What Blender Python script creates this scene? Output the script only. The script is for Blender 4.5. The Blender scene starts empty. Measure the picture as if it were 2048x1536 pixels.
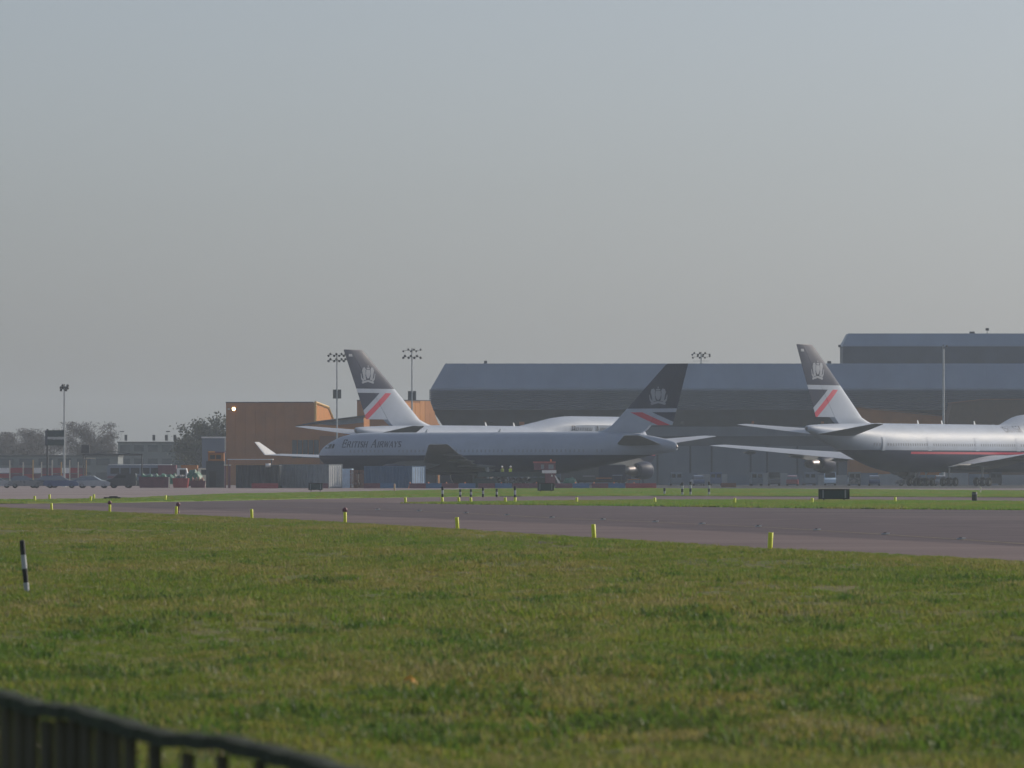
import bpy, bmesh, math, random
import numpy as np
from mathutils import Vector, Matrix

R = math.radians
scene = bpy.context.scene
col = scene.collection
random.seed(7)
rng = np.random.default_rng(11)

# ------------------------------------------------------------------ camera
EYE = 1.58            # eye height of somebody standing at the perimeter fence
FPX = 12000.0         # long telephoto lens, focal length in pixels of a 2048 px wide frame
HZ = 950.0            # picture row of the horizon
cam_d = bpy.data.cameras.new('camera')
cam = bpy.data.objects.new('camera', cam_d)
col.objects.link(cam)
cam_d.sensor_width = 36.0
cam_d.lens = 36.0 * FPX / 2048.0
cam_d.clip_start = 0.5
cam_d.clip_end = 9000.0
cam.location = (0, 0, EYE)
cam.rotation_euler = (R(90) + math.atan((HZ - 768.0) / FPX), 0, 0)
cam_d.dof.use_dof = True
cam_d.dof.focus_distance = 330.0
cam_d.dof.aperture_fstop = 7.0
scene.camera = cam

# ------------------------------------------------------------------ light
SUN_EL, SUN_AZ = 27.0, 58.0      # degrees; azimuth from +Y towards +X: to the right and behind the aircraft
world = bpy.data.worlds.new('World')
scene.world = world
world.use_nodes = True
wn = world.node_tree
for n in list(wn.nodes):
    wn.nodes.remove(n)
wo = wn.nodes.new('ShaderNodeOutputWorld')
bg = wn.nodes.new('ShaderNodeBackground')
sky = wn.nodes.new('ShaderNodeTexSky')
sky.sky_type = 'NISHITA'
sky.sun_disc = False
sky.sun_elevation = R(SUN_EL)
sky.sun_rotation = R(SUN_AZ)
sky.altitude = 0
sky.air_density = 1.0
sky.dust_density = 2.0
sky.ozone_density = 2.0
hs = wn.nodes.new('ShaderNodeHueSaturation')
hs.inputs['Saturation'].default_value = 0.48
tint = wn.nodes.new('ShaderNodeMix')
tint.data_type = 'RGBA'
tint.blend_type = 'MULTIPLY'
tint.inputs['Factor'].default_value = 1.0
tint.inputs[7].default_value = (0.922, 0.978, 1.10, 1)
wn.links.new(sky.outputs[0], hs.inputs['Color'])
wn.links.new(hs.outputs[0], tint.inputs[6])
wn.links.new(tint.outputs[2], bg.inputs['Color'])
bg.inputs['Strength'].default_value = 0.070
wn.links.new(bg.outputs[0], wo.inputs['Surface'])

sun_d = bpy.data.lights.new('sun', 'SUN')
sun_d.energy = 2.5
sun_d.angle = R(0.6)
sun_d.color = (1.0, 0.88, 0.72)
sun = bpy.data.objects.new('sun', sun_d)
col.objects.link(sun)
SUN_DIR = Vector((math.sin(R(SUN_AZ)) * math.cos(R(SUN_EL)), math.cos(R(SUN_AZ)) * math.cos(R(SUN_EL)), math.sin(R(SUN_EL))))
sun.rotation_euler = SUN_DIR.to_track_quat('Z', 'Y').to_euler()
sun.location = (200, 200, 300)

scene.view_settings.view_transform = 'Standard'
scene.view_settings.look = 'None'
scene.view_settings.exposure = 0.4
scene.view_settings.gamma = 1.0
scene.view_settings.use_curve_mapping = False
scene.cycles.volume_bounces = 1
scene.cycles.max_bounces = 6
scene.cycles.transparent_max_bounces = 16
scene.cycles.use_denoising = True

HAZE_DENSITY = 0.00017

# ------------------------------------------------------------------ helpers
def G(px, py):
    """a ground point (x, y) from where it stands in the picture"""
    Y = EYE * FPX / (py - HZ)
    return ((px - 1024.0) / FPX * Y, Y)

def at(px, py, Y):
    """a point at distance Y"""
    return Vector(((px - 1024.0) / FPX * Y, Y, EYE + (HZ - py) / FPX * Y))

def wx(px, Y):
    return (px - 1024.0) / FPX * Y

def hz(py, Y):
    return EYE + (HZ - py) / FPX * Y

def tag(o, label=None, cat=None, group=None, kind=None):
    if label: o['label'] = label
    if cat: o['category'] = cat
    if group: o['group'] = group
    if kind: o['kind'] = kind
    return o

def empty(name, loc=(0, 0, 0), rz=0.0):
    o = bpy.data.objects.new(name, None)
    col.objects.link(o)
    o.location = loc
    o.rotation_euler = (0, 0, rz)
    o.empty_display_size = 0.3
    return o

def mesh_obj(name, me, mats=None, parent=None, loc=None, rz=0.0):
    o = bpy.data.objects.new(name, me)
    col.objects.link(o)
    if mats and not me.materials:
        for m in mats:
            me.materials.append(m)
    if parent: o.parent = parent
    if loc is not None: o.location = loc
    if rz: o.rotation_euler = (0, 0, rz)
    return o

def copy_tree(o, parent=None):
    c = o.copy()
    col.objects.link(c)
    if parent: c.parent = parent
    for ch in list(o.children):
        copy_tree(ch, c)
    return c

class MB:
    """collects simple solids and links them as ONE mesh object"""
    def __init__(s):
        s.v = []; s.f = []; s.m = []; s.smooth = []
    def add(s, vs, fs, mi=0, sm=False):
        b = len(s.v)
        s.v.extend([tuple(v) for v in vs])
        for f in fs:
            s.f.append(tuple(b + i for i in f)); s.m.append(mi); s.smooth.append(sm)
        return s
    def box(s, c, size, mi=0, rz=0.0, rot=None):
        hx, hy, hz_ = size[0] / 2, size[1] / 2, size[2] / 2
        M = rot if rot is not None else Matrix.Rotation(rz, 3, 'Z')
        vs = [Vector(c) + M @ Vector((sx * hx, sy * hy, sz * hz_)) for sz in (-1, 1) for sy in (-1, 1) for sx in (-1, 1)]
        s.add(vs, [(0, 2, 3, 1), (4, 5, 7, 6), (0, 1, 5, 4), (2, 6, 7, 3), (0, 4, 6, 2), (1, 3, 7, 5)], mi)
        return s
    def box2(s, lo, hi, mi=0):
        return s.box([(a + b) / 2 for a, b in zip(lo, hi)], [b - a for a, b in zip(lo, hi)], mi)
    def prism(s, poly, axis, a, b, mi=0):
        """poly = 2D points, extruded along axis 'x','y' or 'z' from a to b"""
        def mk(p, t):
            if axis == 'x': return (t, p[0], p[1])
            if axis == 'y': return (p[0], t, p[1])
            return (p[0], p[1], t)
        n = len(poly)
        vs = [mk(p, a) for p in poly] + [mk(p, b) for p in poly]
        fs = [tuple(range(n - 1, -1, -1)), tuple(range(n, 2 * n))]
        for i in range(n):
            j = (i + 1) % n
            fs.append((i, j, n + j, n + i))
        s.add(vs, fs, mi)
        return s
    def tube(s, pts, rad, n=8, mi=0, cap=True, sm=True):
        pts = [Vector(p) for p in pts]
        if not hasattr(rad, '__len__'): rad = [rad] * len(pts)
        b = len(s.v); rings = []
        up = Vector((0, 0, 1))
        for i, p in enumerate(pts):
            d = (pts[min(i + 1, len(pts) - 1)] - pts[max(i - 1, 0)]).normalized()
            u = d.cross(up)
            if u.length < 1e-4: u = Vector((1, 0, 0))
            u.normalize(); w = d.cross(u)
            rings.append([p + (u * math.cos(2 * math.pi * k / n) + w * math.sin(2 * math.pi * k / n)) * rad[i] for k in range(n)])
        vs = [q for r_ in rings for q in r_]
        fs = []
        for i in range(len(pts) - 1):
            for k in range(n):
                k2 = (k + 1) % n
                fs.append((i * n + k, (i + 1) * n + k, (i + 1) * n + k2, i * n + k2))
        s.add(vs, fs, mi, sm)
        if cap:
            s.add(rings[0], [tuple(range(n))], mi)
            s.add(rings[-1], [tuple(range(n - 1, -1, -1))], mi)
        return s
    def lathe(s, prof, origin=(0, 0, 0), axis='z', n=20, mi=0, sm=True):
        """prof = [(t, r)...] along the axis"""
        o = Vector(origin); vs = []; fs = []
        for t, r_ in prof:
            for k in range(n):
                a = 2 * math.pi * k / n
                c, d = r_ * math.cos(a), r_ * math.sin(a)
                vs.append(o + (Vector((t, c, d)) if axis == 'x' else Vector((c, t, d)) if axis == 'y' else Vector((c, d, t))))
        for i in range(len(prof) - 1):
            for k in range(n):
                k2 = (k + 1) % n
                fs.append((i * n + k, i * n + k2, (i + 1) * n + k2, (i + 1) * n + k))
        s.add(vs, fs, mi, sm)
        return s
    def grid(s, rows, mi=0, closed=False, sm=True):
        """rows of points of equal length -> quads"""
        n = len(rows[0]); vs = [p for r_ in rows for p in r_]; fs = []
        for i in range(len(rows) - 1):
            for k in range(n if closed else n - 1):
                k2 = (k + 1) % n
                fs.append((i * n + k, i * n + k2, (i + 1) * n + k2, (i + 1) * n + k))
        s.add(vs, fs, mi, sm)
        return s
    def mesh(s, name, mats, fix=True):
        me = bpy.data.meshes.new(name)
        me.from_pydata(s.v, [], s.f)
        me.polygons.foreach_set('material_index', s.m)
        me.polygons.foreach_set('use_smooth', s.smooth)
        if fix:
            bm = bmesh.new(); bm.from_mesh(me)
            bmesh.ops.recalc_face_normals(bm, faces=bm.faces)
            bm.to_mesh(me); bm.free()
        for m in (mats if isinstance(mats, (list, tuple)) else [mats]):
            me.materials.append(m)
        me.update()
        return me
    def build(s, name, mats, parent=None, loc=None, rz=0.0, fix=True):
        return mesh_obj(name, s.mesh(name, mats, fix), None, parent, loc, rz)

# ------------------------------------------------------------------ materials
def lin(c):
    return tuple(((x / 255.0) / 12.92 if x <= 10 else ((x / 255.0 + 0.055) / 1.055) ** 2.4) for x in c)

MATS = {}
def mat(name, c, rough=0.6, metal=0.0, var=0.12, scale=1.5, bump=0.0, bscale=20.0, spec=0.5, c2=None, stretch=(1, 1, 1), coat=0.0):
    """Principled material with two-scale noise wear on its colour"""
    if name in MATS: return MATS[name]
    m = bpy.data.materials.new(name); m.use_nodes = True
    nt = m.node_tree; N = nt.nodes; L = nt.links
    b = N['Principled BSDF']
    b.inputs['Roughness'].default_value = rough
    b.inputs['Metallic'].default_value = metal
    b.inputs['Specular IOR Level'].default_value = spec
    if coat:
        b.inputs['Coat Weight'].default_value = coat
        b.inputs['Coat Roughness'].default_value = 0.12
    tc = N.new('ShaderNodeTexCoord')
    mp = N.new('ShaderNodeMapping'); mp.inputs['Scale'].default_value = stretch
    L.new(tc.outputs['Object'], mp.inputs['Vector'])
    n1 = N.new('ShaderNodeTexNoise'); n1.inputs['Scale'].default_value = scale
    n1.inputs['Detail'].default_value = 6; n1.inputs['Roughness'].default_value = 0.65
    L.new(mp.outputs[0], n1.inputs['Vector'])
    mx = N.new('ShaderNodeMix'); mx.data_type = 'RGBA'
    rmp = N.new('ShaderNodeMapRange'); rmp.inputs[1].default_value = 0.32; rmp.inputs[2].default_value = 0.68
    L.new(n1.outputs['Fac'], rmp.inputs[0])
    L.new(rmp.outputs[0], mx.inputs['Factor'])
    ca = tuple(max(0, x * (1 - var)) for x in c); cb = tuple(min(1, x * (1 + var)) for x in (c2 or c))
    mx.inputs[6].default_value = (*ca, 1); mx.inputs[7].default_value = (*cb, 1)
    L.new(mx.outputs[2], b.inputs['Base Color'])
    rr = N.new('ShaderNodeMapRange'); rr.inputs[3].default_value = max(0, rough - 0.08); rr.inputs[4].default_value = min(1, rough + 0.08)
    L.new(n1.outputs['Fac'], rr.inputs[0]); L.new(rr.outputs[0], b.inputs['Roughness'])
    if bump:
        n2 = N.new('ShaderNodeTexNoise'); n2.inputs['Scale'].default_value = bscale; n2.inputs['Detail'].default_value = 4
        L.new(mp.outputs[0], n2.inputs['Vector'])
        bp = N.new('ShaderNodeBump'); bp.inputs['Strength'].default_value = bump; bp.inputs['Distance'].default_value = 0.05
        L.new(n2.outputs['Fac'], bp.inputs['Height']); L.new(bp.outputs[0], b.inputs['Normal'])
    MATS[name] = m
    return m

def glow(name, c, strength):
    m = bpy.data.materials.new(name); m.use_nodes = True
    b = m.node_tree.nodes['Principled BSDF']
    b.inputs['Base Color'].default_value = (*c, 1)
    b.inputs['Emission Color'].default_value = (*c, 1)
    b.inputs['Emission Strength'].default_value = strength
    return m

M_PEARL = mat('pearl_grey_paint', (0.355, 0.40, 0.475), 0.5, var=0.08, scale=0.35, spec=0.22)
M_NAVY = mat('midnight_blue_paint', (0.009, 0.015, 0.045), 0.5, var=0.2, scale=0.4, spec=0.16)
M_RED = mat('signal_red_paint', (0.50, 0.014, 0.05), 0.4, var=0.06)
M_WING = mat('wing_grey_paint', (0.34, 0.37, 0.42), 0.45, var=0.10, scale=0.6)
M_UNDER_SHADE = mat('shaded_wing_underside', (0.085, 0.09, 0.09), 0.6, var=0.15, scale=0.6)  # shade under the wings put into the colour
M_METAL = mat('bare_metal', (0.50, 0.49, 0.48), 0.3, metal=1.0, var=0.10)
M_DARKM = mat('burnt_exhaust_metal', (0.22, 0.20, 0.19), 0.38, metal=1.0, var=0.25)
M_BLACK = mat('black_rubber', (0.012, 0.012, 0.013), 0.75, var=0.2)
M_CARGLASS = mat('sky_reflecting_car_glass', (0.22, 0.24, 0.26), 0.08, metal=0.6, var=0.1)
M_GLASS = mat('dark_cabin_glass', (0.015, 0.018, 0.022), 0.1, var=0.1)
M_SILVER = mat('crest_silver', (0.27, 0.29, 0.33), 0.45, var=0.1)
M_LETTER = mat('dark_blue_lettering', (0.025, 0.03, 0.06), 0.45, var=0.1)
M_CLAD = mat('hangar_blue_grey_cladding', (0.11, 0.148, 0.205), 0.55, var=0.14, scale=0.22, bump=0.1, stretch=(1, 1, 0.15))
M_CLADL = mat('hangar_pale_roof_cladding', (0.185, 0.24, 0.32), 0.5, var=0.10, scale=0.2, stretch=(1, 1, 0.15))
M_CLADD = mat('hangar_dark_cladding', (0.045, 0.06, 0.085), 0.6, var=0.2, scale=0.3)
M_SLAT = mat('louvre_slat_metal', (0.092, 0.121, 0.165), 0.5, var=0.15, scale=0.2)
M_DOOR = mat('hangar_door_steel', (0.115, 0.15, 0.20), 0.55, var=0.12, scale=0.3, stretch=(1, 1, 0.2))
M_ORANGE = mat('orange_brown_cladding', (0.52, 0.205, 0.04), 0.6, var=0.14, scale=0.25, stretch=(1, 1, 0.2))
M_BROWN_SHADE = mat('brown_and_shaded_cladding', (0.36, 0.135, 0.026), 0.6, var=0.15, scale=0.3)  # plain brown, also the orange cladding darkened for its shaded walls
M_YELTRIM = mat('yellow_trim', (0.62, 0.38, 0.10), 0.5, var=0.1)
M_POLE = mat('galvanised_steel', (0.40, 0.42, 0.42), 0.45, metal=0.5, var=0.15)
M_LAMPD = mat('lamp_housing_dark', (0.03, 0.032, 0.035), 0.5, var=0.2)
M_YEL = mat('marker_yellow', (0.66, 0.70, 0.02), 0.5, var=0.10, scale=6)
M_WHITE = mat('white_paint', (0.78, 0.78, 0.75), 0.45, var=0.10, scale=1.2)
M_CREAM = mat('cream_paint', (0.62, 0.58, 0.48), 0.5, var=0.12, scale=1.2)
M_BLKP = mat('black_paint', (0.015, 0.015, 0.016), 0.5, var=0.2)
M_GREENB = mat('dark_green_paint', (0.018, 0.045, 0.045), 0.5, var=0.2)
M_GREEN = mat('green_tarpaulin', (0.02, 0.12, 0.075), 0.55, var=0.3, scale=1.5)
M_DGREY = mat('dark_grey_steel', (0.045, 0.05, 0.055), 0.55, var=0.2)
M_GREY = mat('mid_grey_steel', (0.20, 0.225, 0.245), 0.55, var=0.15)
M_BLUE = mat('container_blue', (0.04, 0.105, 0.20), 0.5, var=0.15, scale=0.8)
M_PBLUE = mat('pale_blue_paint', (0.52, 0.66, 0.80), 0.5, var=0.12, scale=1.0)
M_MAROON = mat('maroon_paint', (0.15, 0.05, 0.07), 0.55, var=0.2)
M_REDP = mat('red_plastic', (0.30, 0.04, 0.05), 0.5, var=0.15)
M_BLUEP = mat('blue_plastic', (0.05, 0.13, 0.26), 0.5, var=0.15)
M_ORG = mat('orange_plastic', (0.75, 0.20, 0.05), 0.5, var=0.15)
M_SKIN = mat('skin', (0.45, 0.26, 0.18), 0.6, var=0.08, scale=8)
M_HIVIS = mat('hi_vis_yellow', (0.60, 0.75, 0.03), 0.7, var=0.08)
M_CLOTH = mat('navy_work_clothes', (0.03, 0.035, 0.06), 0.85, var=0.2)
M_WOOD = mat('weathered_timber', (0.06, 0.056, 0.034), 0.85, var=0.35, scale=3, bump=0.5, bscale=30, stretch=(1, 1, 0.2))
M_MOSS = mat('mossy_dark_rail', (0.022, 0.034, 0.014), 0.9, var=0.5, scale=6, bump=0.5, bscale=25)
M_BRICK = mat('brown_brick', (0.19, 0.09, 0.06), 0.8, var=0.2, scale=2)
M_CONC = mat('pale_concrete_wall', (0.26, 0.28, 0.30), 0.8, var=0.15, scale=0.8)
# ------------------------------------------------------------------ ground
def ground_mat(name, c1, c2, c3, sx=0.05, sy=0.018, rough=0.9, fine=3.0):
    """soil, asphalt or turf: broad patches, streaks along the strip and fine grain, all in world metres"""
    m = bpy.data.materials.new(name); m.use_nodes = True
    nt = m.node_tree; N = nt.nodes; L = nt.links; b = N['Principled BSDF']
    b.inputs['Roughness'].default_value = rough
    b.inputs['Specular IOR Level'].default_value = 0.25
    g = N.new('ShaderNodeNewGeometry')
    mp = N.new('ShaderNodeMapping'); mp.inputs['Scale'].default_value = (sx, sy, 0)
    L.new(g.outputs['Position'], mp.inputs[0])
    n1 = N.new('ShaderNodeTexNoise'); n1.inputs['Scale'].default_value = 1.0; n1.inputs['Detail'].default_value = 5; n1.inputs['Roughness'].default_value = 0.6
    L.new(mp.outputs[0], n1.inputs['Vector'])
    n2 = N.new('ShaderNodeTexNoise'); n2.inputs['Scale'].default_value = fine; n2.inputs['Detail'].default_value = 5; n2.inputs['Roughness'].default_value = 0.7
    L.new(g.outputs['Position'], n2.inputs['Vector'])
    cr = N.new('ShaderNodeValToRGB')
    cr.color_ramp.elements[0].position = 0.33; cr.color_ramp.elements[0].color = (*c1, 1)
    cr.color_ramp.elements[1].position = 0.68; cr.color_ramp.elements[1].color = (*c3, 1)
    e = cr.color_ramp.elements.new(0.5); e.color = (*c2, 1)
    ad = N.new('ShaderNodeMath'); ad.operation = 'MULTIPLY_ADD'; ad.inputs[1].default_value = 0.30; 
    sb = N.new('ShaderNodeMath'); sb.operation = 'SUBTRACT'; sb.inputs[1].default_value = 0.5
    L.new(n2.outputs['Fac'], sb.inputs[0]); L.new(sb.outputs[0], ad.inputs[0]); L.new(n1.outputs['Fac'], ad.inputs[2])
    L.new(ad.outputs[0], cr.inputs[0]); L.new(cr.outputs[0], b.inputs['Base Color'])
    bp = N.new('ShaderNodeBump'); bp.inputs['Strength'].default_value = 0.35; bp.inputs['Distance'].default_value = 0.03
    L.new(n2.outputs['Fac'], bp.inputs['Height']); L.new(bp.outputs[0], b.inputs['Normal'])
    return m

M_SOIL = ground_mat('turf_soil', (0.085, 0.115, 0.026), (0.115, 0.125, 0.034), (0.15, 0.135, 0.05), 0.25, 0.07)
M_TAXI = ground_mat('worn_asphalt', (0.050, 0.037, 0.038), (0.085, 0.062, 0.062), (0.125, 0.092, 0.09), 0.03, 0.20, 0.72, 1.0)
M_SHOULDER = ground_mat('pale_shoulder_asphalt', (0.10, 0.072, 0.072), (0.128, 0.094, 0.092), (0.16, 0.12, 0.116), 0.05, 0.12, 0.85, 1.0)
M_APRON = ground_mat('apron_concrete', (0.17, 0.135, 0.13), (0.21, 0.17, 0.165), (0.25, 0.205, 0.195), 0.05, 0.03, 0.8, 0.7)
M_STAND_SHADE = ground_mat('shade_dark_tarmac', (0.022, 0.023, 0.026), (0.032, 0.033, 0.036), (0.045, 0.045, 0.047), 0.05, 0.05, 0.9, 0.7)  # shade on the stands put into a near-black ground colour
M_VERGE = ground_mat('verge_turf', (0.10, 0.165, 0.028), (0.135, 0.19, 0.034), (0.17, 0.19, 0.05), 0.12, 0.05)
M_LINE = mat('faded_yellow_line', (0.26, 0.21, 0.12), 0.8, var=0.3, scale=0.7)

def sheet(name, pts, m, z0, z1=None, kind='structure'):
    """a polygon sheet on the ground; with z1 a low slab with an upstanding edge"""
    mb = MB(); n = len(pts)
    if z1 is None:
        mb.add([(p[0], p[1], z0) for p in pts], [tuple(range(n))])
    else:
        mb.prism(pts, 'z', z0, z1)
    o = mb.build(name, m)
    bm = bmesh.new(); bm.from_mesh(o.data)
    bmesh.ops.triangulate(bm, faces=[f for f in bm.faces if len(f.verts) > 4])
    if z1 is None:
        for f in bm.faces:
            if f.normal.z < 0: f.normal_flip()
    bm.to_mesh(o.data); bm.free()
    tag(o, kind=kind)
    return o

def densify(px, step=40.0, jit=0.25):
    """subdivide a picture-space polyline of a turf edge and roughen it"""
    out = []
    for (a, b) in zip(px[:-1], px[1:]):
        n = max(1, int(abs(b[0] - a[0]) / step))
        for i in range(n):
            t = i / n
            out.append((a[0] + (b[0] - a[0]) * t, a[1] + (b[1] - a[1]) * t + random.uniform(-jit, jit)))
    out.append(px[-1])
    return out

# shade on the aircraft stands painted as darker ground, up to the hangar doors
sheet('shaded_stand', [(wx(560, 790), 790), (wx(640, 738), 738), (wx(1310, 722), 722), (wx(1400, 700), 700), (150, 692), (200, 965), (wx(560, 965), 965)], M_STAND_SHADE, 0.012)

g = MB(); g.add([(-1500, -50, -0.06), (1500, -50, -0.06), (1500, 3200, -0.06), (-1500, 3200, -0.06)], [(0, 1, 2, 3)])
tag(g.build('ground', M_SOIL), kind='structure')

NEAR_EDGE = [(-260, 1004.5), (-60, 1013), (50, 1018.5), (225, 1025), (360, 1031), (511, 1038), (698, 1047), (923, 1060), (1197, 1078), (1549, 1099), (1800, 1111), (2008, 1122), (2200, 1134)]
near_w = [G(*p) for p in NEAR_EDGE]
FAR1 = [(2250, 1022), (2008, 1020), (1700, 1017.5), (1300, 1012.5), (1000, 1009.5), (820, 1007)]
FAR1B = [(860, 1006), (1000, 1004.3), (1300, 1001.3), (1700, 1001.5), (2000, 1004), (2250, 1006)]
V2N = [(-260, 1005.5), (-60, 1007.5), (50, 1007.5), (250, 1005.5), (450, 1001.5), (640, 997.5), (800, 995), (1000, 993), (1300, 992), (1700, 993.5), (2250, 996)]
V2F = [(2250, 984.5), (2000, 981.5), (1700, 979), (1400, 977.6), (1300, 977.2), (1000, 978), (900, 980), (800, 982), (640, 985), (450, 988.5), (330, 993), (230, 998), (50, 999.5), (-260, 1000)]

# asphalt from the near edge to the parked aircraft, then the apron
sheet('taxiway', near_w + [(90, 120), (140, 700), (-120, 700)], M_TAXI, 0.0)
sheet('apron', [G(-300, 999.7), G(60, 999.2), G(232, 997.8), G(330, 992.8), G(450, 988.3), G(640, 984.8), G(900, 980.6), (140, 690), (190, 960), (-230, 1020)], M_APRON, 0.006)
sheet('far_taxiway', [G(2250, 997), G(1700, 994), G(1300, 993), G(1000, 994), G(800, 996), G(640, 999), G(520, 1001.5), G(640, 1004), G(820, 1006.6), G(1000, 1006), G(1300, 1004), G(1700, 1004), G(2250, 1008)], M_SHOULDER, 0.005)
sh_out = [(x - 0.02, y) for x, y in near_w]
sh_in = []
for i, (x, y) in enumerate(near_w):
    a = near_w[max(i - 1, 0)]; b = near_w[min(i + 1, len(near_w) - 1)]
    d = Vector((b[0] - a[0], b[1] - a[1])).normalized()
    nrm = Vector((-d.y, d.x))
    if nrm.x < 0 and nrm.y < 0: nrm = -nrm
    if nrm.x < 0: nrm = -nrm
    sh_in.append((x + nrm.x * 6.5, y + nrm.y * 6.5))
sheet('taxiway_shoulder', sh_out + sh_in[::-1], M_SHOULDER, 0.004)
v1 = [G(*p) for p in densify(FAR1, 30, 0.25) + densify(FAR1B, 30, 0.15)]
sheet('grass_verge', v1, M_VERGE, -0.03, 0.06)
v2 = [G(*p) for p in densify(V2N, 40, 0.12) + densify(V2F, 40, 0.1)]
sheet('grass_verge', v2, M_VERGE, -0.03, 0.04)

# yellow centre line with its lights, in the darker trafficked lane
CL_PX = [(755, 1020), (838, 1022.6), (932, 1027), (1014, 1031), (1103, 1036), (1205, 1040), (1310, 1044.5), (1403, 1049), (1516, 1054), (1633, 1061), (1770, 1069.5), (1921, 1079.5), (2090, 1091)]
cl = [G(*p) for p in [(560, 1014), (660, 1017)] + CL_PX]
def offset_line(pts, o):
    out = []
    for i, p in enumerate(pts):
        a = pts[max(i - 1, 0)]; b = pts[min(i + 1, len(pts) - 1)]
        d = Vector((b[0] - a[0], b[1] - a[1])).normalized()
        out.append((p[0] - d.y * o, p[1] + d.x * o))
    return out
M_LANE = ground_mat('rubbered_asphalt', (0.048, 0.033, 0.034), (0.076, 0.053, 0.054), (0.11, 0.078, 0.078), 0.10, 0.5, 0.7, 1.5)
for o_, w_ in ((0.0, 5.2), (-9.0, 2.0), (9.5, 2.6)):
    sheet('trafficked_lane', offset_line(cl, o_ + w_ + .4) + offset_line(cl, o_ - w_)[::-1], M_LANE, 0.0025)
mbl = MB()
for (a, b) in zip(cl[:-1], cl[1:]):
    d = Vector((b[0] - a[0], b[1] - a[1])).normalized(); nn = Vector((-d.y, d.x)) * 0.055
    mbl.add([(a[0] - nn.x, a[1] - nn.y, 0.009), (b[0] - nn.x, b[1] - nn.y, 0.009), (b[0] + nn.x, b[1] + nn.y, 0.009), (a[0] + nn.x, a[1] + nn.y, 0.009)], [(0, 1, 2, 3)])
tag(mbl.build('centre_line', M_LINE), kind='structure')

# ---------------- near field: rolling turf in front of the taxiway
def edge_x(y):
    ys = [p[1] for p in near_w][::-1]; xs = [p[0] for p in near_w][::-1]
    if y < ys[0]:
        k = (xs[1] - xs[0]) / (ys[1] - ys[0])
        return xs[0] + k * (y - ys[0])
    return float(np.interp(y, ys, xs))

def vnoise(x, y, seed=0):
    """smooth value noise on numpy arrays"""
    def h(i, j):
        n = (i * 374761393 + j * 668265263 + seed * 974634777) & 0x7fffffff
        n = ((n ^ (n >> 13)) * 1274126177) & 0x7fffffff
        return ((n ^ (n >> 16)) & 0xffff) / 65535.0
    xi = np.floor(x).astype(np.int64); yi = np.floor(y).astype(np.int64)
    fx = x - xi; fy = y - yi
    fx = fx * fx * (3 - 2 * fx); fy = fy * fy * (3 - 2 * fy)
    a = h(xi, yi); b = h(xi + 1, yi); c = h(xi, yi + 1); d = h(xi + 1, yi + 1)
    return (a * (1 - fx) + b * fx) * (1 - fy) + (c * (1 - fx) + d * fx) * fy

EY = np.array([p[1] for p in near_w][::-1]); EX = np.array([p[0] for p in near_w][::-1])
def edge_dist(x, y):
    """metres of turf between a point and the taxiway edge, measured across (positive = on the turf)"""
    ex = np.interp(y, EY, EX)
    ex = np.where(y < EY[0], EX[0] - (y - EY[0]) * 0.2, ex)
    return (ex - x) * 0.97
def turf_h(x, y):
    d = edge_dist(x, y)
    m = np.clip((d - 0.2) / 3.0, 0, 1)
    h = (vnoise(x * 0.30, y * 0.11, 1) - 0.5) * 0.16 + (vnoise(x * 0.9, y * 0.35, 2) - 0.5) * 0.10 + (vnoise(x * 2.3, y * 1.3, 3) - 0.5) * 0.05
    return np.where(d > -0.1, 0.02 + m * (h + 0.02), -0.05)

rows = []
ys = np.concatenate([np.arange(8, 60, 0.5), np.arange(60, 130, 0.8), np.arange(130, 330, 1.5)])
nx = 190
V = []; F = []
for j, y in enumerate(ys):
    half = y * 0.115 + 9.0
    xs_ = np.linspace(-half, half, nx)
    hh = turf_h(xs_, np.full(nx, y))
    V.extend(zip(xs_.tolist(), [float(y)] * nx, hh.tolist()))
for j in range(len(ys) - 1):
    for i in range(nx - 1):
        F.append((j * nx + i, j * nx + i + 1, (j + 1) * nx + i + 1, (j + 1) * nx + i))
me = bpy.data.meshes.new('turf_field'); me.from_pydata(V, [], F); me.materials.append(M_SOIL)
me.polygons.foreach_set('use_smooth', [True] * len(F))
tag(mesh_obj('turf_field', me), kind='structure')

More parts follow.
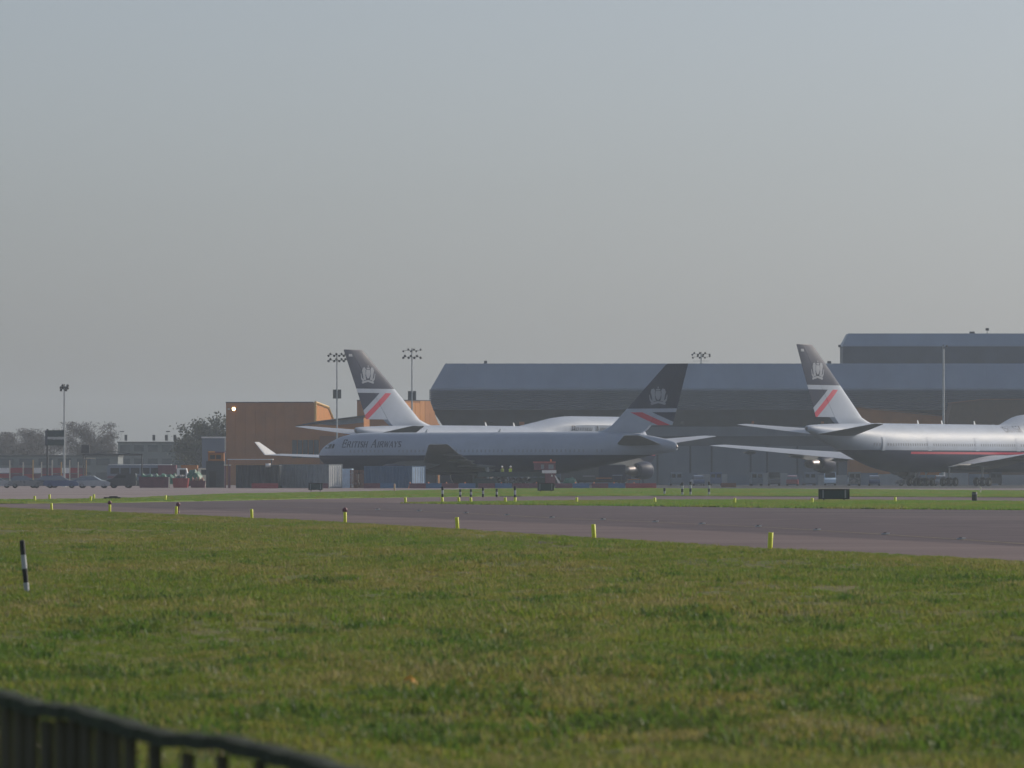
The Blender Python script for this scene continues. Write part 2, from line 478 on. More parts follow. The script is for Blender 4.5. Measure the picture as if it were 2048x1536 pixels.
# ---------------- grass tufts
def grass_mat(name, green, mid, dry):
    m = bpy.data.materials.new(name); m.use_nodes = True
    nt = m.node_tree; N = nt.nodes; L = nt.links
    for n in list(N): N.remove(n)
    out = N.new('ShaderNodeOutputMaterial')
    g = N.new('ShaderNodeNewGeometry')
    mp = N.new('ShaderNodeMapping'); mp.inputs['Scale'].default_value = (0.13, 0.04, 0)
    L.new(g.outputs['Position'], mp.inputs[0])
    n1 = N.new('ShaderNodeTexNoise'); n1.inputs['Scale'].default_value = 1.0; n1.inputs['Detail'].default_value = 4; n1.inputs['Roughness'].default_value = 0.62
    L.new(mp.outputs[0], n1.inputs['Vector'])
    oi = N.new('ShaderNodeObjectInfo')
    sb = N.new('ShaderNodeMath'); sb.operation = 'MULTIPLY_ADD'; sb.inputs[1].default_value = 0.30
    L.new(oi.outputs['Random'], sb.inputs[0]); L.new(n1.outputs['Fac'], sb.inputs[2])
    cr = N.new('ShaderNodeValToRGB')
    cr.color_ramp.elements[0].position = 0.53; cr.color_ramp.elements[0].color = (*green, 1)
    cr.color_ramp.elements[1].position = 0.80; cr.color_ramp.elements[1].color = (*dry, 1)
    e = cr.color_ramp.elements.new(0.66); e.color = (*mid, 1)
    L.new(sb.outputs[0], cr.inputs[0])
    df = N.new('ShaderNodeBsdfDiffuse'); tr = N.new('ShaderNodeBsdfTranslucent'); gl = N.new('ShaderNodeBsdfGlossy')
    gl.inputs['Roughness'].default_value = 0.5
    L.new(cr.outputs[0], df.inputs[0]); L.new(cr.outputs[0], tr.inputs[0])
    a = N.new('ShaderNodeMixShader'); a.inputs[0].default_value = 0.58
    L.new(df.outputs[0], a.inputs[1]); L.new(tr.outputs[0], a.inputs[2])
    b = N.new('ShaderNodeMixShader'); b.inputs[0].default_value = 0.03
    L.new(a.outputs[0], b.inputs[1]); L.new(gl.outputs[0], b.inputs[2])
    L.new(b.outputs[0], out.inputs['Surface'])
    return m

M_GRASS = grass_mat('field_grass', (0.13, 0.215, 0.028), (0.188, 0.228, 0.036), (0.262, 0.235, 0.07))
M_GRASSV = grass_mat('verge_grass', (0.15, 0.27, 0.04), (0.19, 0.28, 0.046), (0.25, 0.26, 0.065))

def tuft_mesh(name, n, h, rad, seed, m, wid=0.006):
    r_ = random.Random(seed); mb = MB()
    for i in range(n):
        a = r_.uniform(0, 2 * math.pi); q = rad * math.sqrt(r_.random())
        x, y = q * math.cos(a), q * math.sin(a)
        hh = h * r_.uniform(0.45, 1.0) * (1.15 - 0.5 * q / rad)
        b = r_.uniform(0, 2 * math.pi); lean = hh * r_.uniform(0.3, 1.5)
        dx, dy = math.cos(b) * lean, math.sin(b) * lean
        w = wid * r_.uniform(0.7, 1.5); c = b + math.pi / 2
        ux, uy = math.cos(c) * w, math.sin(c) * w
        mb.add([(x - ux, y - uy, -0.02), (x + ux, y + uy, -0.02),
                (x + dx * 0.4 + ux * 0.8, y + dy * 0.4 + uy * 0.8, hh * 0.62), (x + dx * 0.4 - ux * 0.8, y + dy * 0.4 - uy * 0.8, hh * 0.62),
                (x + dx, y + dy, hh)], [(0, 1, 2, 3), (3, 2, 4)])
    me = mb.mesh(name, m, fix=False)
    return me

def scatter(name, P, S, meshes, label=None):
    """ONE object of grass: tufts instanced on points by geometry nodes"""
    pc = bpy.data.collections.new(name + '_blades')
    for i, me_ in enumerate(meshes):
        pc.objects.link(bpy.data.objects.new('tuft', me_))
    me = bpy.data.meshes.new(name)
    me.from_pydata([tuple(p) for p in P], [], [])
    at_s = me.attributes.new('tuft_scale', 'FLOAT', 'POINT'); at_s.data.foreach_set('value', np.asarray(S, np.float32))
    at_r = me.attributes.new('tuft_turn', 'FLOAT', 'POINT'); at_r.data.foreach_set('value', rng.uniform(0, 6.28, len(P)).astype(np.float32))
    o = mesh_obj(name, me)
    ng = bpy.data.node_groups.new(name + '_nodes', 'GeometryNodeTree')
    ng.interface.new_socket('Geometry', in_out='INPUT', socket_type='NodeSocketGeometry')
    ng.interface.new_socket('Geometry', in_out='OUTPUT', socket_type='NodeSocketGeometry')
    N = ng.nodes; L = ng.links
    gi = N.new('NodeGroupInput'); go = N.new('NodeGroupOutput')
    ip = N.new('GeometryNodeInstanceOnPoints'); ci = N.new('GeometryNodeCollectionInfo')
    ci.inputs['Collection'].default_value = pc; ci.inputs['Separate Children'].default_value = True; ci.inputs['Reset Children'].default_value = True
    ip.inputs['Pick Instance'].default_value = True
    a1 = N.new('GeometryNodeInputNamedAttribute'); a1.data_type = 'FLOAT'; a1.inputs['Name'].default_value = 'tuft_scale'
    a2 = N.new('GeometryNodeInputNamedAttribute'); a2.data_type = 'FLOAT'; a2.inputs['Name'].default_value = 'tuft_turn'
    cx = N.new('ShaderNodeCombineXYZ')
    L.new(gi.outputs[0], ip.inputs['Points']); L.new(ci.outputs[0], ip.inputs['Instance'])
    L.new(a2.outputs['Attribute'], cx.inputs['Z']); L.new(cx.outputs[0], ip.inputs['Rotation'])
    L.new(a1.outputs['Attribute'], ip.inputs['Scale'])
    L.new(ip.outputs[0], go.inputs[0])
    md = o.modifiers.new('tufts', 'NODES'); md.node_group = ng
    tag(o, kind='stuff')
    return o

M_STRAW = grass_mat('straw_grass', (0.17, 0.22, 0.05), (0.24, 0.24, 0.075), (0.31, 0.27, 0.12))
M_TUSSOCK = grass_mat('dark_tussock_grass', (0.085, 0.165, 0.028), (0.10, 0.175, 0.032), (0.125, 0.185, 0.038))
tufts = [tuft_mesh('field_tuft', 34, 0.064, 0.16, k, M_GRASS, .005) for k in range(5)] + [tuft_mesh('field_tuft', 16, 0.10, 0.13, 20 + k, M_STRAW, .0035) for k in range(2)]
P = []; S = []
def strew(y0, y1, dens, smin, smax):
    area_n = int(((y1 + y0) * 0.105 + 10.0) * (y1 - y0) * dens)
    # uniform over the trapezium
    y = rng.uniform(y0, y1, area_n * 2); y = y[rng.uniform(0, 1, len(y)) < (y * .105 + 5) / (y1 * .105 + 5)][:area_n]; x = rng.uniform(-1, 1, len(y)) * (y * 0.105 + 5.0)
    d = edge_dist(x, y)
    keep = d > 0.05
    x, y, d = x[keep], y[keep], d[keep]
    z = turf_h(x, y)
    clump = vnoise(x * 1.1, y * 0.45, 9) * 0.55 + vnoise(x * 0.25, y * 0.09, 12) * 0.45
    s = (smin + (smax - smin) * clump ** 1.6) * rng.uniform(0.7, 1.3, len(x)) * np.clip(0.55 + d * 0.25, 0.55, 1.0)
    P.append(np.stack([x, y, z], 1)); S.append(s)
strew(14, 60, 40, 0.6, 1.5)
strew(60, 120, 22, 0.7, 1.6)
strew(120, 330, 9, 0.8, 1.8)
# taller dark tussocks dotted over the field
scatter('grass', np.concatenate(P), np.concatenate(S), tufts)
P = []; S = []
NT = 190
y = 1 / rng.uniform(1 / 230, 1 / 34, NT); x = rng.uniform(-1, 1, NT) * y * 0.1
for k in range(14):
    xx = x + rng.normal(0, 0.14 + 0.16 * (k > 6), NT); yy = y + rng.normal(0, 0.45, NT)
    kp = edge_dist(xx, yy) > 1.0
    P.append(np.stack([xx, yy, turf_h(xx, yy)], 1)[kp]); S.append(rng.uniform(.6, 1.4, NT)[kp])
scatter('grass_tussocks', np.concatenate(P), np.concatenate(S), [tuft_mesh('tussock', 30, 0.10, 0.15, 60 + k, M_TUSSOCK, .006) for k in range(3)])

def poly_points(poly, dens):
    xs = [p[0] for p in poly]; ys_ = [p[1] for p in poly]
    n = int((max(xs) - min(xs)) * (max(ys_) - min(ys_)) * dens)
    x = rng.uniform(min(xs), max(xs), n); y = rng.uniform(min(ys_), max(ys_), n)
    ins = np.zeros(n, bool); j = len(poly) - 1
    for i in range(len(poly)):
        xi, yi = poly[i]; xj, yj = poly[j]
        c = ((yi > y) != (yj > y)) & (x < (xj - xi) * (y - yi) / ((yj - yi) if abs(yj - yi) > 1e-9 else 1e-9) + xi)
        ins ^= c; j = i
    return x[ins], y[ins]
vt = [tuft_mesh('verge_tuft', 30, 0.06, 0.35, 40 + k, M_GRASSV, 0.02) for k in range(4)]
vx, vy = poly_points(v1, 3.0)
ax, ay = poly_points(v2, 0.9)
e1 = np.array([G(p[0], p[1] - 0.15) for p in densify(FAR1, 1.2, 0.25)])
scatter('verge_grass', np.concatenate([np.stack([vx, vy, np.full(len(vx), 0.055)], 1), np.stack([ax, ay, np.full(len(ax), 0.035)], 1), np.stack([e1[:, 0], e1[:, 1], np.full(len(e1), 0.03)], 1)]),
        np.concatenate([rng.uniform(0.5, 1.2, len(vx)), rng.uniform(0.5, 1.3, len(ax)), rng.uniform(0.8, 1.6, len(e1))]), vt)

# ------------------------------------------------------------------ haze over the whole airfield
hm = bpy.data.materials.new('thin_autumn_haze'); hm.use_nodes = True
for n in list(hm.node_tree.nodes): hm.node_tree.nodes.remove(n)
ho = hm.node_tree.nodes.new('ShaderNodeOutputMaterial'); pv = hm.node_tree.nodes.new('ShaderNodeVolumePrincipled')
pv.inputs['Color'].default_value = (0.78, 0.88, 1.0, 1)
pv.inputs['Density'].default_value = HAZE_DENSITY
pv.inputs['Anisotropy'].default_value = 0.35
hm.node_tree.links.new(pv.outputs[0], ho.inputs['Volume'])
hb = MB(); hb.box2((-1520, -60, -1.1), (1520, 3220, 42.0))
tag(hb.build('haze', hm), kind='stuff')
M_WINDOW = mat('cabin_window', (0.10, 0.11, 0.13), 0.3)
# ------------------------------------------------------------------ aircraft
def pchip(xs, ys):
    xs = np.asarray(xs, float); ys = np.asarray(ys, float)
    h = np.diff(xs); dl = np.diff(ys) / h; m = np.zeros_like(ys)
    for i in range(1, len(xs) - 1):
        if dl[i - 1] * dl[i] > 0:
            w1 = 2 * h[i] + h[i - 1]; w2 = h[i] + 2 * h[i - 1]
            m[i] = (w1 + w2) / (w1 / dl[i - 1] + w2 / dl[i])
    m[0] = dl[0]; m[-1] = dl[-1]
    def f(x):
        x = min(max(x, xs[0]), xs[-1]); i = min(int(np.searchsorted(xs, x, 'right')) - 1, len(xs) - 2)
        t = (x - xs[i]) / h[i]
        return ((1 + 2 * t) * (1 - t) ** 2 * ys[i] + t * (1 - t) ** 2 * h[i] * m[i] + t * t * (3 - 2 * t) * ys[i + 1] + t * t * (t - 1) * h[i] * m[i + 1])
    return f

class Body:
    """a fuselage: lower lobe ellipse (top, bottom, half width) and an optional upper lobe (its top, half width)"""
    def __init__(s, st, hump=None):
        d = [q[0] for q in st]
        s.top = pchip(d, [q[1] for q in st]); s.bot = pchip(d, [q[2] for q in st]); s.w = pchip(d, [q[3] for q in st])
        s.len = d[-1]
        s.hump = None
        if hump:
            hd = [q[0] for q in hump]
            s.hump = (hd[0], hd[-1], pchip(hd, [q[1] for q in hump]), pchip(hd, [q[2] for q in hump]), 3.3)
    def lobes(s, d):
        zt, zb, w = s.top(d), s.bot(d), s.w(d)
        L = [((zt + zb) / 2, w, (zt - zb) / 2)]
        if s.hump and s.hump[0] <= d <= s.hump[1]:
            t2, w2 = s.hump[2](d), s.hump[3](d)
            hh = s.hump[4]
            if t2 > zt - 1.2:
                L.append((t2 - hh * 0.5, w2, hh * 0.5))
        return L
    def ring(s, d, n=56):
        L = s.lobes(d); zc = L[0][0]; pts = []
        for k in range(n):
            a = 2 * math.pi * (k + 0.5) / n; sx, cz = math.sin(a), math.cos(a); best = 0
            for (ze, w, h) in L:
                # ray from (0, zc) towards (sx, cz) meets the ellipse
                A = (sx / w) ** 2 + (cz / h) ** 2; B = 2 * cz * (zc - ze) / h ** 2; C = ((zc - ze) / h) ** 2 - 1
                D = B * B - 4 * A * C
                if D > 0: best = max(best, (-B + math.sqrt(D)) / (2 * A))
            pts.append((-d, sx * best, zc + cz * best))
        return pts
    def half(s, d, z):
        y = 0.0
        for (ze, w, h) in s.lobes(d):
            q = 1 - ((z - ze) / h) ** 2
            if q > 0: y = max(y, w * math.sqrt(q))
        return y

def cut_and_paint(o, planes, pick):
    """cut a mesh along planes so that paint edges are crisp, then choose the paint of each face"""
    bm = bmesh.new(); bm.from_mesh(o.data)
    for co, no in planes:
        bmesh.ops.bisect_plane(bm, geom=bm.verts[:] + bm.edges[:] + bm.faces[:], plane_co=co, plane_no=no, dist=1e-4)
    for f in bm.faces:
        f.material_index = pick(f.calc_center_median()); f.smooth = True
    bm.to_mesh(o.data); bm.free()
    o.data.set_sharp_from_angle(angle=R(32))

AIRFOIL_OLD = [(0, 0), (.012, .23), (.05, .52), (.12, .80), (.22, .97), (.34, 1.0), (.48, .92), (.62, .74), (.78, .46), (.90, .22), (1, .03)]
def foil(u):
    u = min(max(u, 0.0), 1.0)
    return max(.03, (1.4845 * math.sqrt(u) - .63 * u - 1.758 * u * u + 1.4215 * u ** 3 - .5075 * u ** 4) * 2.0)

def surface(secs, us, mi=0, vertical=False, ends=True):
    """loft through sections (span, dLE, chord, height, incidence, thick); us = chord fractions; closed skin"""
    mb = MB(); rings = []
    for (y, d, c, z, inc, th) in secs:
        up = []; lo = []
        for u in us:
            t = foil(u) * th * c * 0.5; dd = d + c * u; zz = (0.35 - u) * c * math.tan(inc)
            if vertical:
                up.append((-dd, t, z)); lo.append((-dd, -t, z))
            else:
                up.append((-dd, y, z + zz + t * 1.15)); lo.append((-dd, y, z + zz - t * 0.85))
        rings.append(up + lo[::-1])
    mb.grid(rings, mi, closed=True)
    if ends:
        n = len(rings[0])
        for rg in (rings[0], rings[-1]):
            mb.add(rg, [tuple(range(n))], mi)
    return mb

def shade_below(o):
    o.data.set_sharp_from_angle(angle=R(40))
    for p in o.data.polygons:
        if p.normal.z < -.15: p.material_index = 1  # downward faces take the shade-darkened grey
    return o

US_FULL = [0, .004, .012, .03, .06, .1, .16, .24, .33, .43, .54, .65, .76, .88, 1]

def nacelle(parent, x, y, z, r, ln, core, mats, lip=True):
    """one engine: cowl with its lip, fan, core cowl, cone; pylon added by the caller"""
    mb = MB()
    mb.lathe([(0, r * .83), (-.04, r * .86), (-.25, r * .95), (-.3 * ln, r), (-.55 * ln, r * .98), (-.8 * ln, r * .86), (-ln, r * .74), (-ln + .05, r * .70), (-ln * .9, r * .68)], (x, y, z), 'x', 28)
    e = mb.build('engine', mats[0], parent)
    mb = MB(); mb.lathe([(-.20, r * .935), (-.04, r * .866), (0.012, r * .84), (-.03, r * .80), (-.3, r * .78), (-.7, r * .78)], (x, y, z), 'x', 28)
    mb.build('inlet_lip', M_METAL, e)
    mb = MB(); mb.lathe([(-.75, r * .79), (-.75, r * .25), (-.45, .02)], (x, y, z), 'x', 20); mb.build('fan', M_DGREY, e)
    mb = MB(); mb.lathe([(-ln * .85, r * .62), (-ln, r * .60), (-ln - core * .6, r * .47), (-ln - core, r * .38), (-ln - core + .04, r * .34)], (x, y, z), 'x', 24)
    mb.build('core_cowl', M_DARKM, e)
    mb = MB(); mb.lathe([(-ln - core + .1, r * .34), (-ln - core * 1.02, r * .22), (-ln - core * 1.25, .02)], (x, y, z), 'x', 16)
    mb.build('exhaust_cone', M_DARKM, e)
    return e

wheel_cache = {}
def wheel_mesh(r, w):
    k = (r, w)
    if k not in wheel_cache:
        mb = MB()
        mb.lathe([(-w / 2, r * .5), (-w / 2, r * .86), (-w * .3, r), (w * .3, r), (w / 2, r * .86), (w / 2, r * .5)], (0, 0, r), 'y', 20, 0)
        mb.lathe([(-w * .35, .01), (-w * .35, r * .52), (w * .35, r * .52), (w * .35, .01)], (0, 0, r), 'y', 16, 1)
        wheel_cache[k] = mb.mesh('wheel', [M_BLACK, M_GREY])
    return wheel_cache[k]

def gear(parent, name, x, y, top, r, w, offs):
    mb = MB()
    mb.tube([(x, y, r), (x, y, top)], 0.14, 10)
    mb.tube([(x, y, r + .9), (x + .9, y * .85, top)], 0.07, 8)
    xs = [o_[0] for o_ in offs]
    mb.tube([(x + min(xs) - .05, y, r), (x + max(xs) + .05, y, r)], 0.10, 8)
    g_ = mb.build(name, M_POLE, parent)
    for (dx, dy) in offs:
        mesh_obj('wheel', wheel_mesh(r, w), None, g_, (x + dx, y + dy, 0.005))
    return g_

# ---- lettering: a plain engraved roman with heavy stems and thin joins
GLYPH = {  # strokes: (x0, y0, x1, y1, heavy)
    'B': [(.10, 0, .10, 1, 1), (.10, 1, .50, 1, 0), (.50, 1, .60, .90, 1), (.60, .90, .60, .64, 1), (.60, .64, .48, .54, 1), (.10, .54, .48, .54, 0), (.48, .54, .68, .42, 1), (.68, .42, .68, .12, 1), (.68, .12, .55, 0, 1), (.10, 0, .55, 0, 0), (0, 1, .2, 1, 0), (0, 0, .2, 0, 0)],
    'R': [(.10, 0, .10, 1, 1), (.10, 1, .52, 1, 0), (.52, 1, .64, .88, 1), (.64, .88, .64, .62, 1), (.64, .62, .50, .50, 1), (.10, .50, .50, .50, 0), (.42, .50, .78, 0, 1), (0, 0, .22, 0, 0), (.7, 0, .86, 0, 0)],
    'I': [(.22, 0, .22, 1, 1), (.08, 1, .36, 1, 0), (.08, 0, .36, 0, 0)],
    'T': [(.36, 0, .36, 1, 1), (0, 1, .72, 1, 0), (0, 1, 0, .82, 0), (.72, 1, .72, .82, 0), (.24, 0, .48, 0, 0)],
    'S': [(.60, .82, .50, .98, 0), (.50, .98, .20, .98, 0), (.20, .98, .08, .80, 1), (.08, .80, .18, .60, 1), (.18, .60, .50, .42, 1), (.50, .42, .62, .22, 1), (.62, .22, .50, .02, 1), (.50, .02, .18, .02, 0), (.18, .02, .06, .20, 0)],
    'H': [(.12, 0, .12, 1, 1), (.68, 0, .68, 1, 1), (.12, .52, .68, .52, 0), (0, 1, .24, 1, 0), (0, 0, .24, 0, 0), (.56, 1, .8, 1, 0), (.56, 0, .8, 0, 0)],
    'A': [(.06, 0, .40, 1, 0), (.40, 1, .76, 0, 1), (.18, .34, .62, .34, 0), (0, 0, .18, 0, 0), (.64, 0, .88, 0, 0)],
    'W': [(.04, 1, .28, 0, 1), (.28, 0, .50, .95, 0), (.50, .95, .74, 0, 1), (.74, 0, .98, 1, 0), (0, 1, .16, 1, 0), (.88, 1, 1.04, 1, 0)],
    'Y': [(.04, 1, .38, .48, 1), (.38, .48, .70, 1, 0), (.38, 0, .38, .48, 1), (0, 1, .16, 1, 0), (.6, 1, .8, 1, 0), (.26, 0, .5, 0, 0)],
}
ADV = {'B': .88, 'R': .98, 'I': .54, 'T': .86, 'S': .80, 'H': .94, 'A': .96, 'W': 1.14, 'Y': .90, ' ': .55}

def lettering(name, words, place, cap, small, m, parent, heavy=.16, thin=.07):
    """words set in capitals with small capitals; place(u, v) puts a point of the line of print on the skin"""
    u = 0.0
    for wd in words:
        for i, ch in enumerate(wd):
            s = cap if i == 0 else small; mb = MB()
            for (x0, y0, x1, y1, hv) in GLYPH[ch]:
                t = (heavy if hv else thin) * s * .5
                a = Vector((u + x0 * s, y0 * s)); b = Vector((u + x1 * s, y1 * s))
                d = (b - a).normalized(); n_ = Vector((-d.y, d.x)) * t
                a -= d * t * .4; b += d * t * .4
                k = max(1, int((b - a).length / .22))
                for j in range(k):
                    p = a + (b - a) * (j / k); q = a + (b - a) * ((j + 1) / k)
                    mb.add([place(p.x - n_.x, p.y - n_.y), place(q.x - n_.x, q.y - n_.y), place(q.x + n_.x, q.y + n_.y), place(p.x + n_.x, p.y + n_.y)], [(0, 1, 2, 3)])
            u += ADV[ch] * s
            mb.build(name, m, parent, fix=False)
        u += ADV[' '] * cap

def crest(parent, place, s):
    """a silver coat of arms on the fin: shield, crown, two rearing supporters and a ribbon"""
    mb = MB()
    def poly(pts):
        pts = [(x * s, y * s) for x, y in pts]
        cx = sum(p[0] for p in pts) / len(pts); cy = sum(p[1] for p in pts) / len(pts)
        vs = [place(cx, cy)] + [place(*p) for p in pts]
        mb.add(vs, [(0, i + 1, (i + 1) % len(pts) + 1) for i in range(len(pts))])
    poly([(-.17, .26), (.17, .26), (.18, .0), (.12, -.17), (0, -.27), (-.12, -.17), (-.18, .0)])      # shield
    poly([(-.12, .29), (.12, .29), (.14, .38), (.06, .35), (0, .42), (-.06, .35), (-.14, .38)])        # crown
    for sg in (-1, 1):
        poly([(sg * x, y) for x, y in [(.14, -.32), (.36, -.34), (.43, -.02), (.50, .20), (.44, .36), (.28, .40), (.20, .28), (.22, .16), (.20, .05), (.22, -.08)]])
        poly([(sg * x, y) for x, y in [(.30, -.36), (.50, -.20), (.56, .06), (.60, .02), (.55, -.28), (.42, -.42)]])
    poly([(-.5, -.44), (-.25, -.36), (0, -.33), (.25, -.36), (.5, -.44), (.44, -.54), (.2, -.46), (0, -.43), (-.2, -.46), (-.44, -.54)])  # ribbon
    poly([(-.04, .43), (.04, .43), (.03, .5), (-.03, .5)])
    return mb.build('crest', M_SILVER, parent, fix=False)

def jumbo(root, kind):
    """four-engined jet with a hump; +x is the nose, -d aft of it"""
    long_hump = kind == 'winglets'
    st = [(0.0, 5.05, 4.75, .16), (.25, 5.55, 4.25, .66), (.8, 6.15, 3.75, 1.15), (1.8, 6.95, 3.15, 1.75), (3.2, 7.7, 2.62, 2.38), (5, 8.25, 2.25, 2.85), (7.5, 8.6, 2.02, 3.16), (10, 8.72, 1.95, 3.25),
          (20, 8.75, 1.95, 3.25), (46, 8.75, 1.95, 3.25), (50, 8.75, 2.35, 3.16), (54, 8.74, 3.2, 2.85), (58, 8.70, 4.3, 2.35), (62, 8.62, 5.45, 1.72), (65.5, 8.5, 6.5, 1.12), (68, 8.4, 7.25, .66), (68.9, 8.32, 7.5, .42), (69.1, 8.2, 7.65, .25)]
    if long_hump:
        hp = [(2.2, 7.0, 1.1), (4.2, 8.9, 2.0), (6.5, 9.95, 2.5), (9, 10.3, 2.62), (20, 10.3, 2.62), (23.5, 10.08, 2.5), (27, 9.55, 2.25), (30.5, 9.0, 1.9), (33.5, 8.5, 1.5)]
    else:
        hp = [(2.2, 7.0, 1.1), (4.2, 8.9, 2.0), (6.5, 9.95, 2.5), (9, 10.3, 2.62), (11, 10.2, 2.58), (13.2, 9.7, 2.35), (15.5, 9.1, 1.9), (17.5, 8.5, 1.5)]
    B = Body(st, hp)
    ds = sorted(set([q[0] for q in st] + list(np.arange(1, 69, 1.0)) + [.1, .5]))
    mb = MB(); mb.grid([B.ring(d) for d in ds], 0, closed=True)
    for d in (ds[0], ds[-1]):
        rg = B.ring(d); mb.add(rg, [tuple(range(len(rg)))])
    fus = mb.build('fuselage', [M_PEARL, M_NAVY, M_RED, M_METAL], root)
    ZB = 5.02
    def paint(c):
        if c.z < ZB:
            if 4.50 < c.z < 4.80 and -47 < c.x < -1.5: return 2
            return 1
        return 0
    cut_and_paint(fus, [((0, 0, ZB), (0, 0, 1)), ((0, 0, 4.80), (0, 0, 1)), ((0, 0, 4.50), (0, 0, 1))], paint)
    # fin and rudder
    fsec = [(0, 51.0, 15.6, 8.45, 0, .05), (0, 53.2, 13.3, 8.9, 0, .085), (0, 55.0, 11.75, 9.5, 0, .10), (0, 56.4, 10.9, 10.6, 0, .105), (0, 67.4, 4.25, 19.2, 0, .10), (0, 67.75, 3.9, 19.35, 0, .06)]
    def finx(z, u):
        zz = [q[3] for q in fsec]
        return -(np.interp(z, zz, [q[1] for q in fsec]) + u * np.interp(z, zz, [q[2] for q in fsec]))
    def finy(x, z):
        zz = [q[3] for q in fsec]; d0 = np.interp(z, zz, [q[1] for q in fsec]); c = np.interp(z, zz, [q[2] for q in fsec]); th = np.interp(z, zz, [q[5] for q in fsec])
        u = min(max((-x - d0) / c, 0), 1)
        return foil(u) * th * c * .5
    Z1, Z2 = 13.85, 13.25
    # below the pale band: navy wedge at the trailing edge, pale diagonal, red diagonal
    xa, za, xb, zb = finx(13.25, .30), 13.25, finx(9.6, 1.0), 9.75   # red stripe centre: from the front of the band down to the trailing edge
    dv = Vector((xb - xa, 0, zb - za)).normalized(); nv = Vector((-dv.z, 0, dv.x))
    if nv.z < 0: nv = -nv
    pc = Vector((xa, 0, za))
    def fpaint(c):
        if c.z > Z1: return 1
        if c.z > Z2: return 0
        q = (c - pc).dot(nv)
        if q > 1.15: return 1
        if q > .42: return 0
        if q > -.42 and c.z > 9.2: return 2
        return 0
    pl = [((0, 0, Z1), (0, 0, 1)), ((0, 0, Z2), (0, 0, 1))] + [(tuple(pc + nv * q), tuple(nv)) for q in (1.15, .42, -.42)]
    fin = surface(fsec, [0, .004, .012, .03, .06, .1, .15, .21, .28, .35, .42, .5, .58, .64], vertical=True).build('tail_fin', [M_PEARL, M_NAVY, M_RED], root)
    cut_and_paint(fin, pl, fpaint)
    rsec = [(0, q[1] + .645 * q[2], .355 * q[2], q[3], 0, q[5]) for q in fsec[2:]]
    mbr = MB(); rings = []
    for q0, q in zip(fsec[2:], rsec):
        c0 = q0[2]
        up = []; lo = []
        for u in (.646, .68, .72, .77, .82, .87, .92, .96, 1.0):
            t = foil(u) * q0[5] * c0 * .5 * .995
            up.append((-(q0[1] + u * c0), t, q0[3])); lo.append((-(q0[1] + u * c0), -t, q0[3]))
        rings.append(up + lo[::-1])
    mbr.grid(rings, 0, closed=True)
    for rg in (rings[0], rings[-1]): mbr.add(rg, [tuple(range(len(rg)))])
    rud = mbr.build('rudder', [M_PEARL, M_NAVY, M_RED], root)
    cut_and_paint(rud, pl, fpaint)
    for sg in (-1, 1):
        cx, cz = finx(15.9, .52), 15.9
        crest(fin, lambda a, b: (cx - sg * a * 1.0, sg * (finy(cx - sg * a, cz + b) + .02), cz + b), 2.5)
    mb = MB(); mb.box((finx(18.6, .75), 0, 18.55), (1.1, finy(finx(18.6, .75), 18.55) * 2 + .03, .35)); mb.build('fin_marking', M_SILVER, rud)
    # tail planes
    for sg in (-1, 1):
        ts = [(sg * .6, 57.6, 9.6, 7.15, R(0), .10), (sg * 2.0, 58.9, 8.5, 7.32, R(0), .10), (sg * 10.7, 66.7, 2.9, 8.45, R(0), .09), (sg * 11.1, 67.4, 2.0, 8.5, 0, .05)]
        shade_below(surface(ts, US_FULL).build('tailplane', [M_WING, M_UNDER_SHADE], root))
    # wings
    tipz, span = (4.55, 32.4) if long_hump else (5.75, 29.6)
    for sg in (-1, 1):
        z0 = 3.2
        def zy(y, a=z0, b=tipz, sp=span): return a + (b - a) * ((y - 2.5) / (sp - 2.5)) ** 1.15
        def le(y): return 19.6 + (.95 if long_hump else .90) * (y - 2.5)
        ws = []
        for (y, c, inc, th) in [(.8, 17.0, R(2.8), .12), (2.5, 15.6, R(2.8), .125), (6.5, 12.6, R(2.4), .115), (11.7, 9.6, R(2.0), .10), (20.8, 6.9, R(1.2), .09), (span - .6, 4.2, R(.2), .085), (span, 3.4, R(.2), .05)]:
            ws.append((sg * y, le(y) + (0 if y < span else .5), c, zy(max(y, 2.5)), inc, th))
        wing = shade_below(surface(ws, US_FULL).build('wing', [M_WING, M_UNDER_SHADE], root))
        for (y, dd) in ((6.0, 15.0), (14.5, 8.6), (19.5, 7.2), (25.0, 5.6)):
            mb = MB(); z = zy(y) - .5; x = -(le(y) + dd * .52)
            mb.lathe([(0, .03), (-.6, .2), (-1.8, .32), (-dd * .38, .26), (-dd * .62, .03)], (x, sg * y, z), 'x', 12)
            mb.build('flap_fairing', M_UNDER_SHADE, wing)
        mb = MB()
        for y in (4.5, 8.5, 14.0, 21.0):
            c = float(np.interp(y, [2.5, 11.7, 20.8, span], [15.6, 9.6, 6.9, 4.2])); d0 = le(y)
            x1 = -(d0 + c * 1.0); 
            mb.add([(x1 + .7, sg * (y - 1.6), zy(y - 1.6) - .02), (x1 + 1.2, sg * (y + 1.6), zy(y + 1.6) - .02), (x1 + .2, sg * (y + 1.6), zy(y + 1.6) - .5), (x1 - .3, sg * (y - 1.6), zy(y - 1.6) - .5)], [(0, 1, 2, 3)])
        if long_hump:
            wl = [(0, le(span) + .9, 3.0, tipz, 0, .07), (0, le(span) + 3.7, 1.1, tipz + 1.9, 0, .06)]
            mbw = MB(); rings = []
            for i, q in enumerate(wl):
                yy = span + (0 if i == 0 else 1.15)
                up = [(-(q[1] + u * q[2]), sg * (yy + foil(u) * q[5] * q[2] * .5), q[3]) for u in US_FULL]
                lo = [(-(q[1] + u * q[2]), sg * (yy - foil(u) * q[5] * q[2] * .5), q[3]) for u in US_FULL]
                rings.append(up + lo[::-1])
            mbw.grid(rings, 0, closed=True)
            for rg in rings: mbw.add(rg, [tuple(range(len(rg)))])
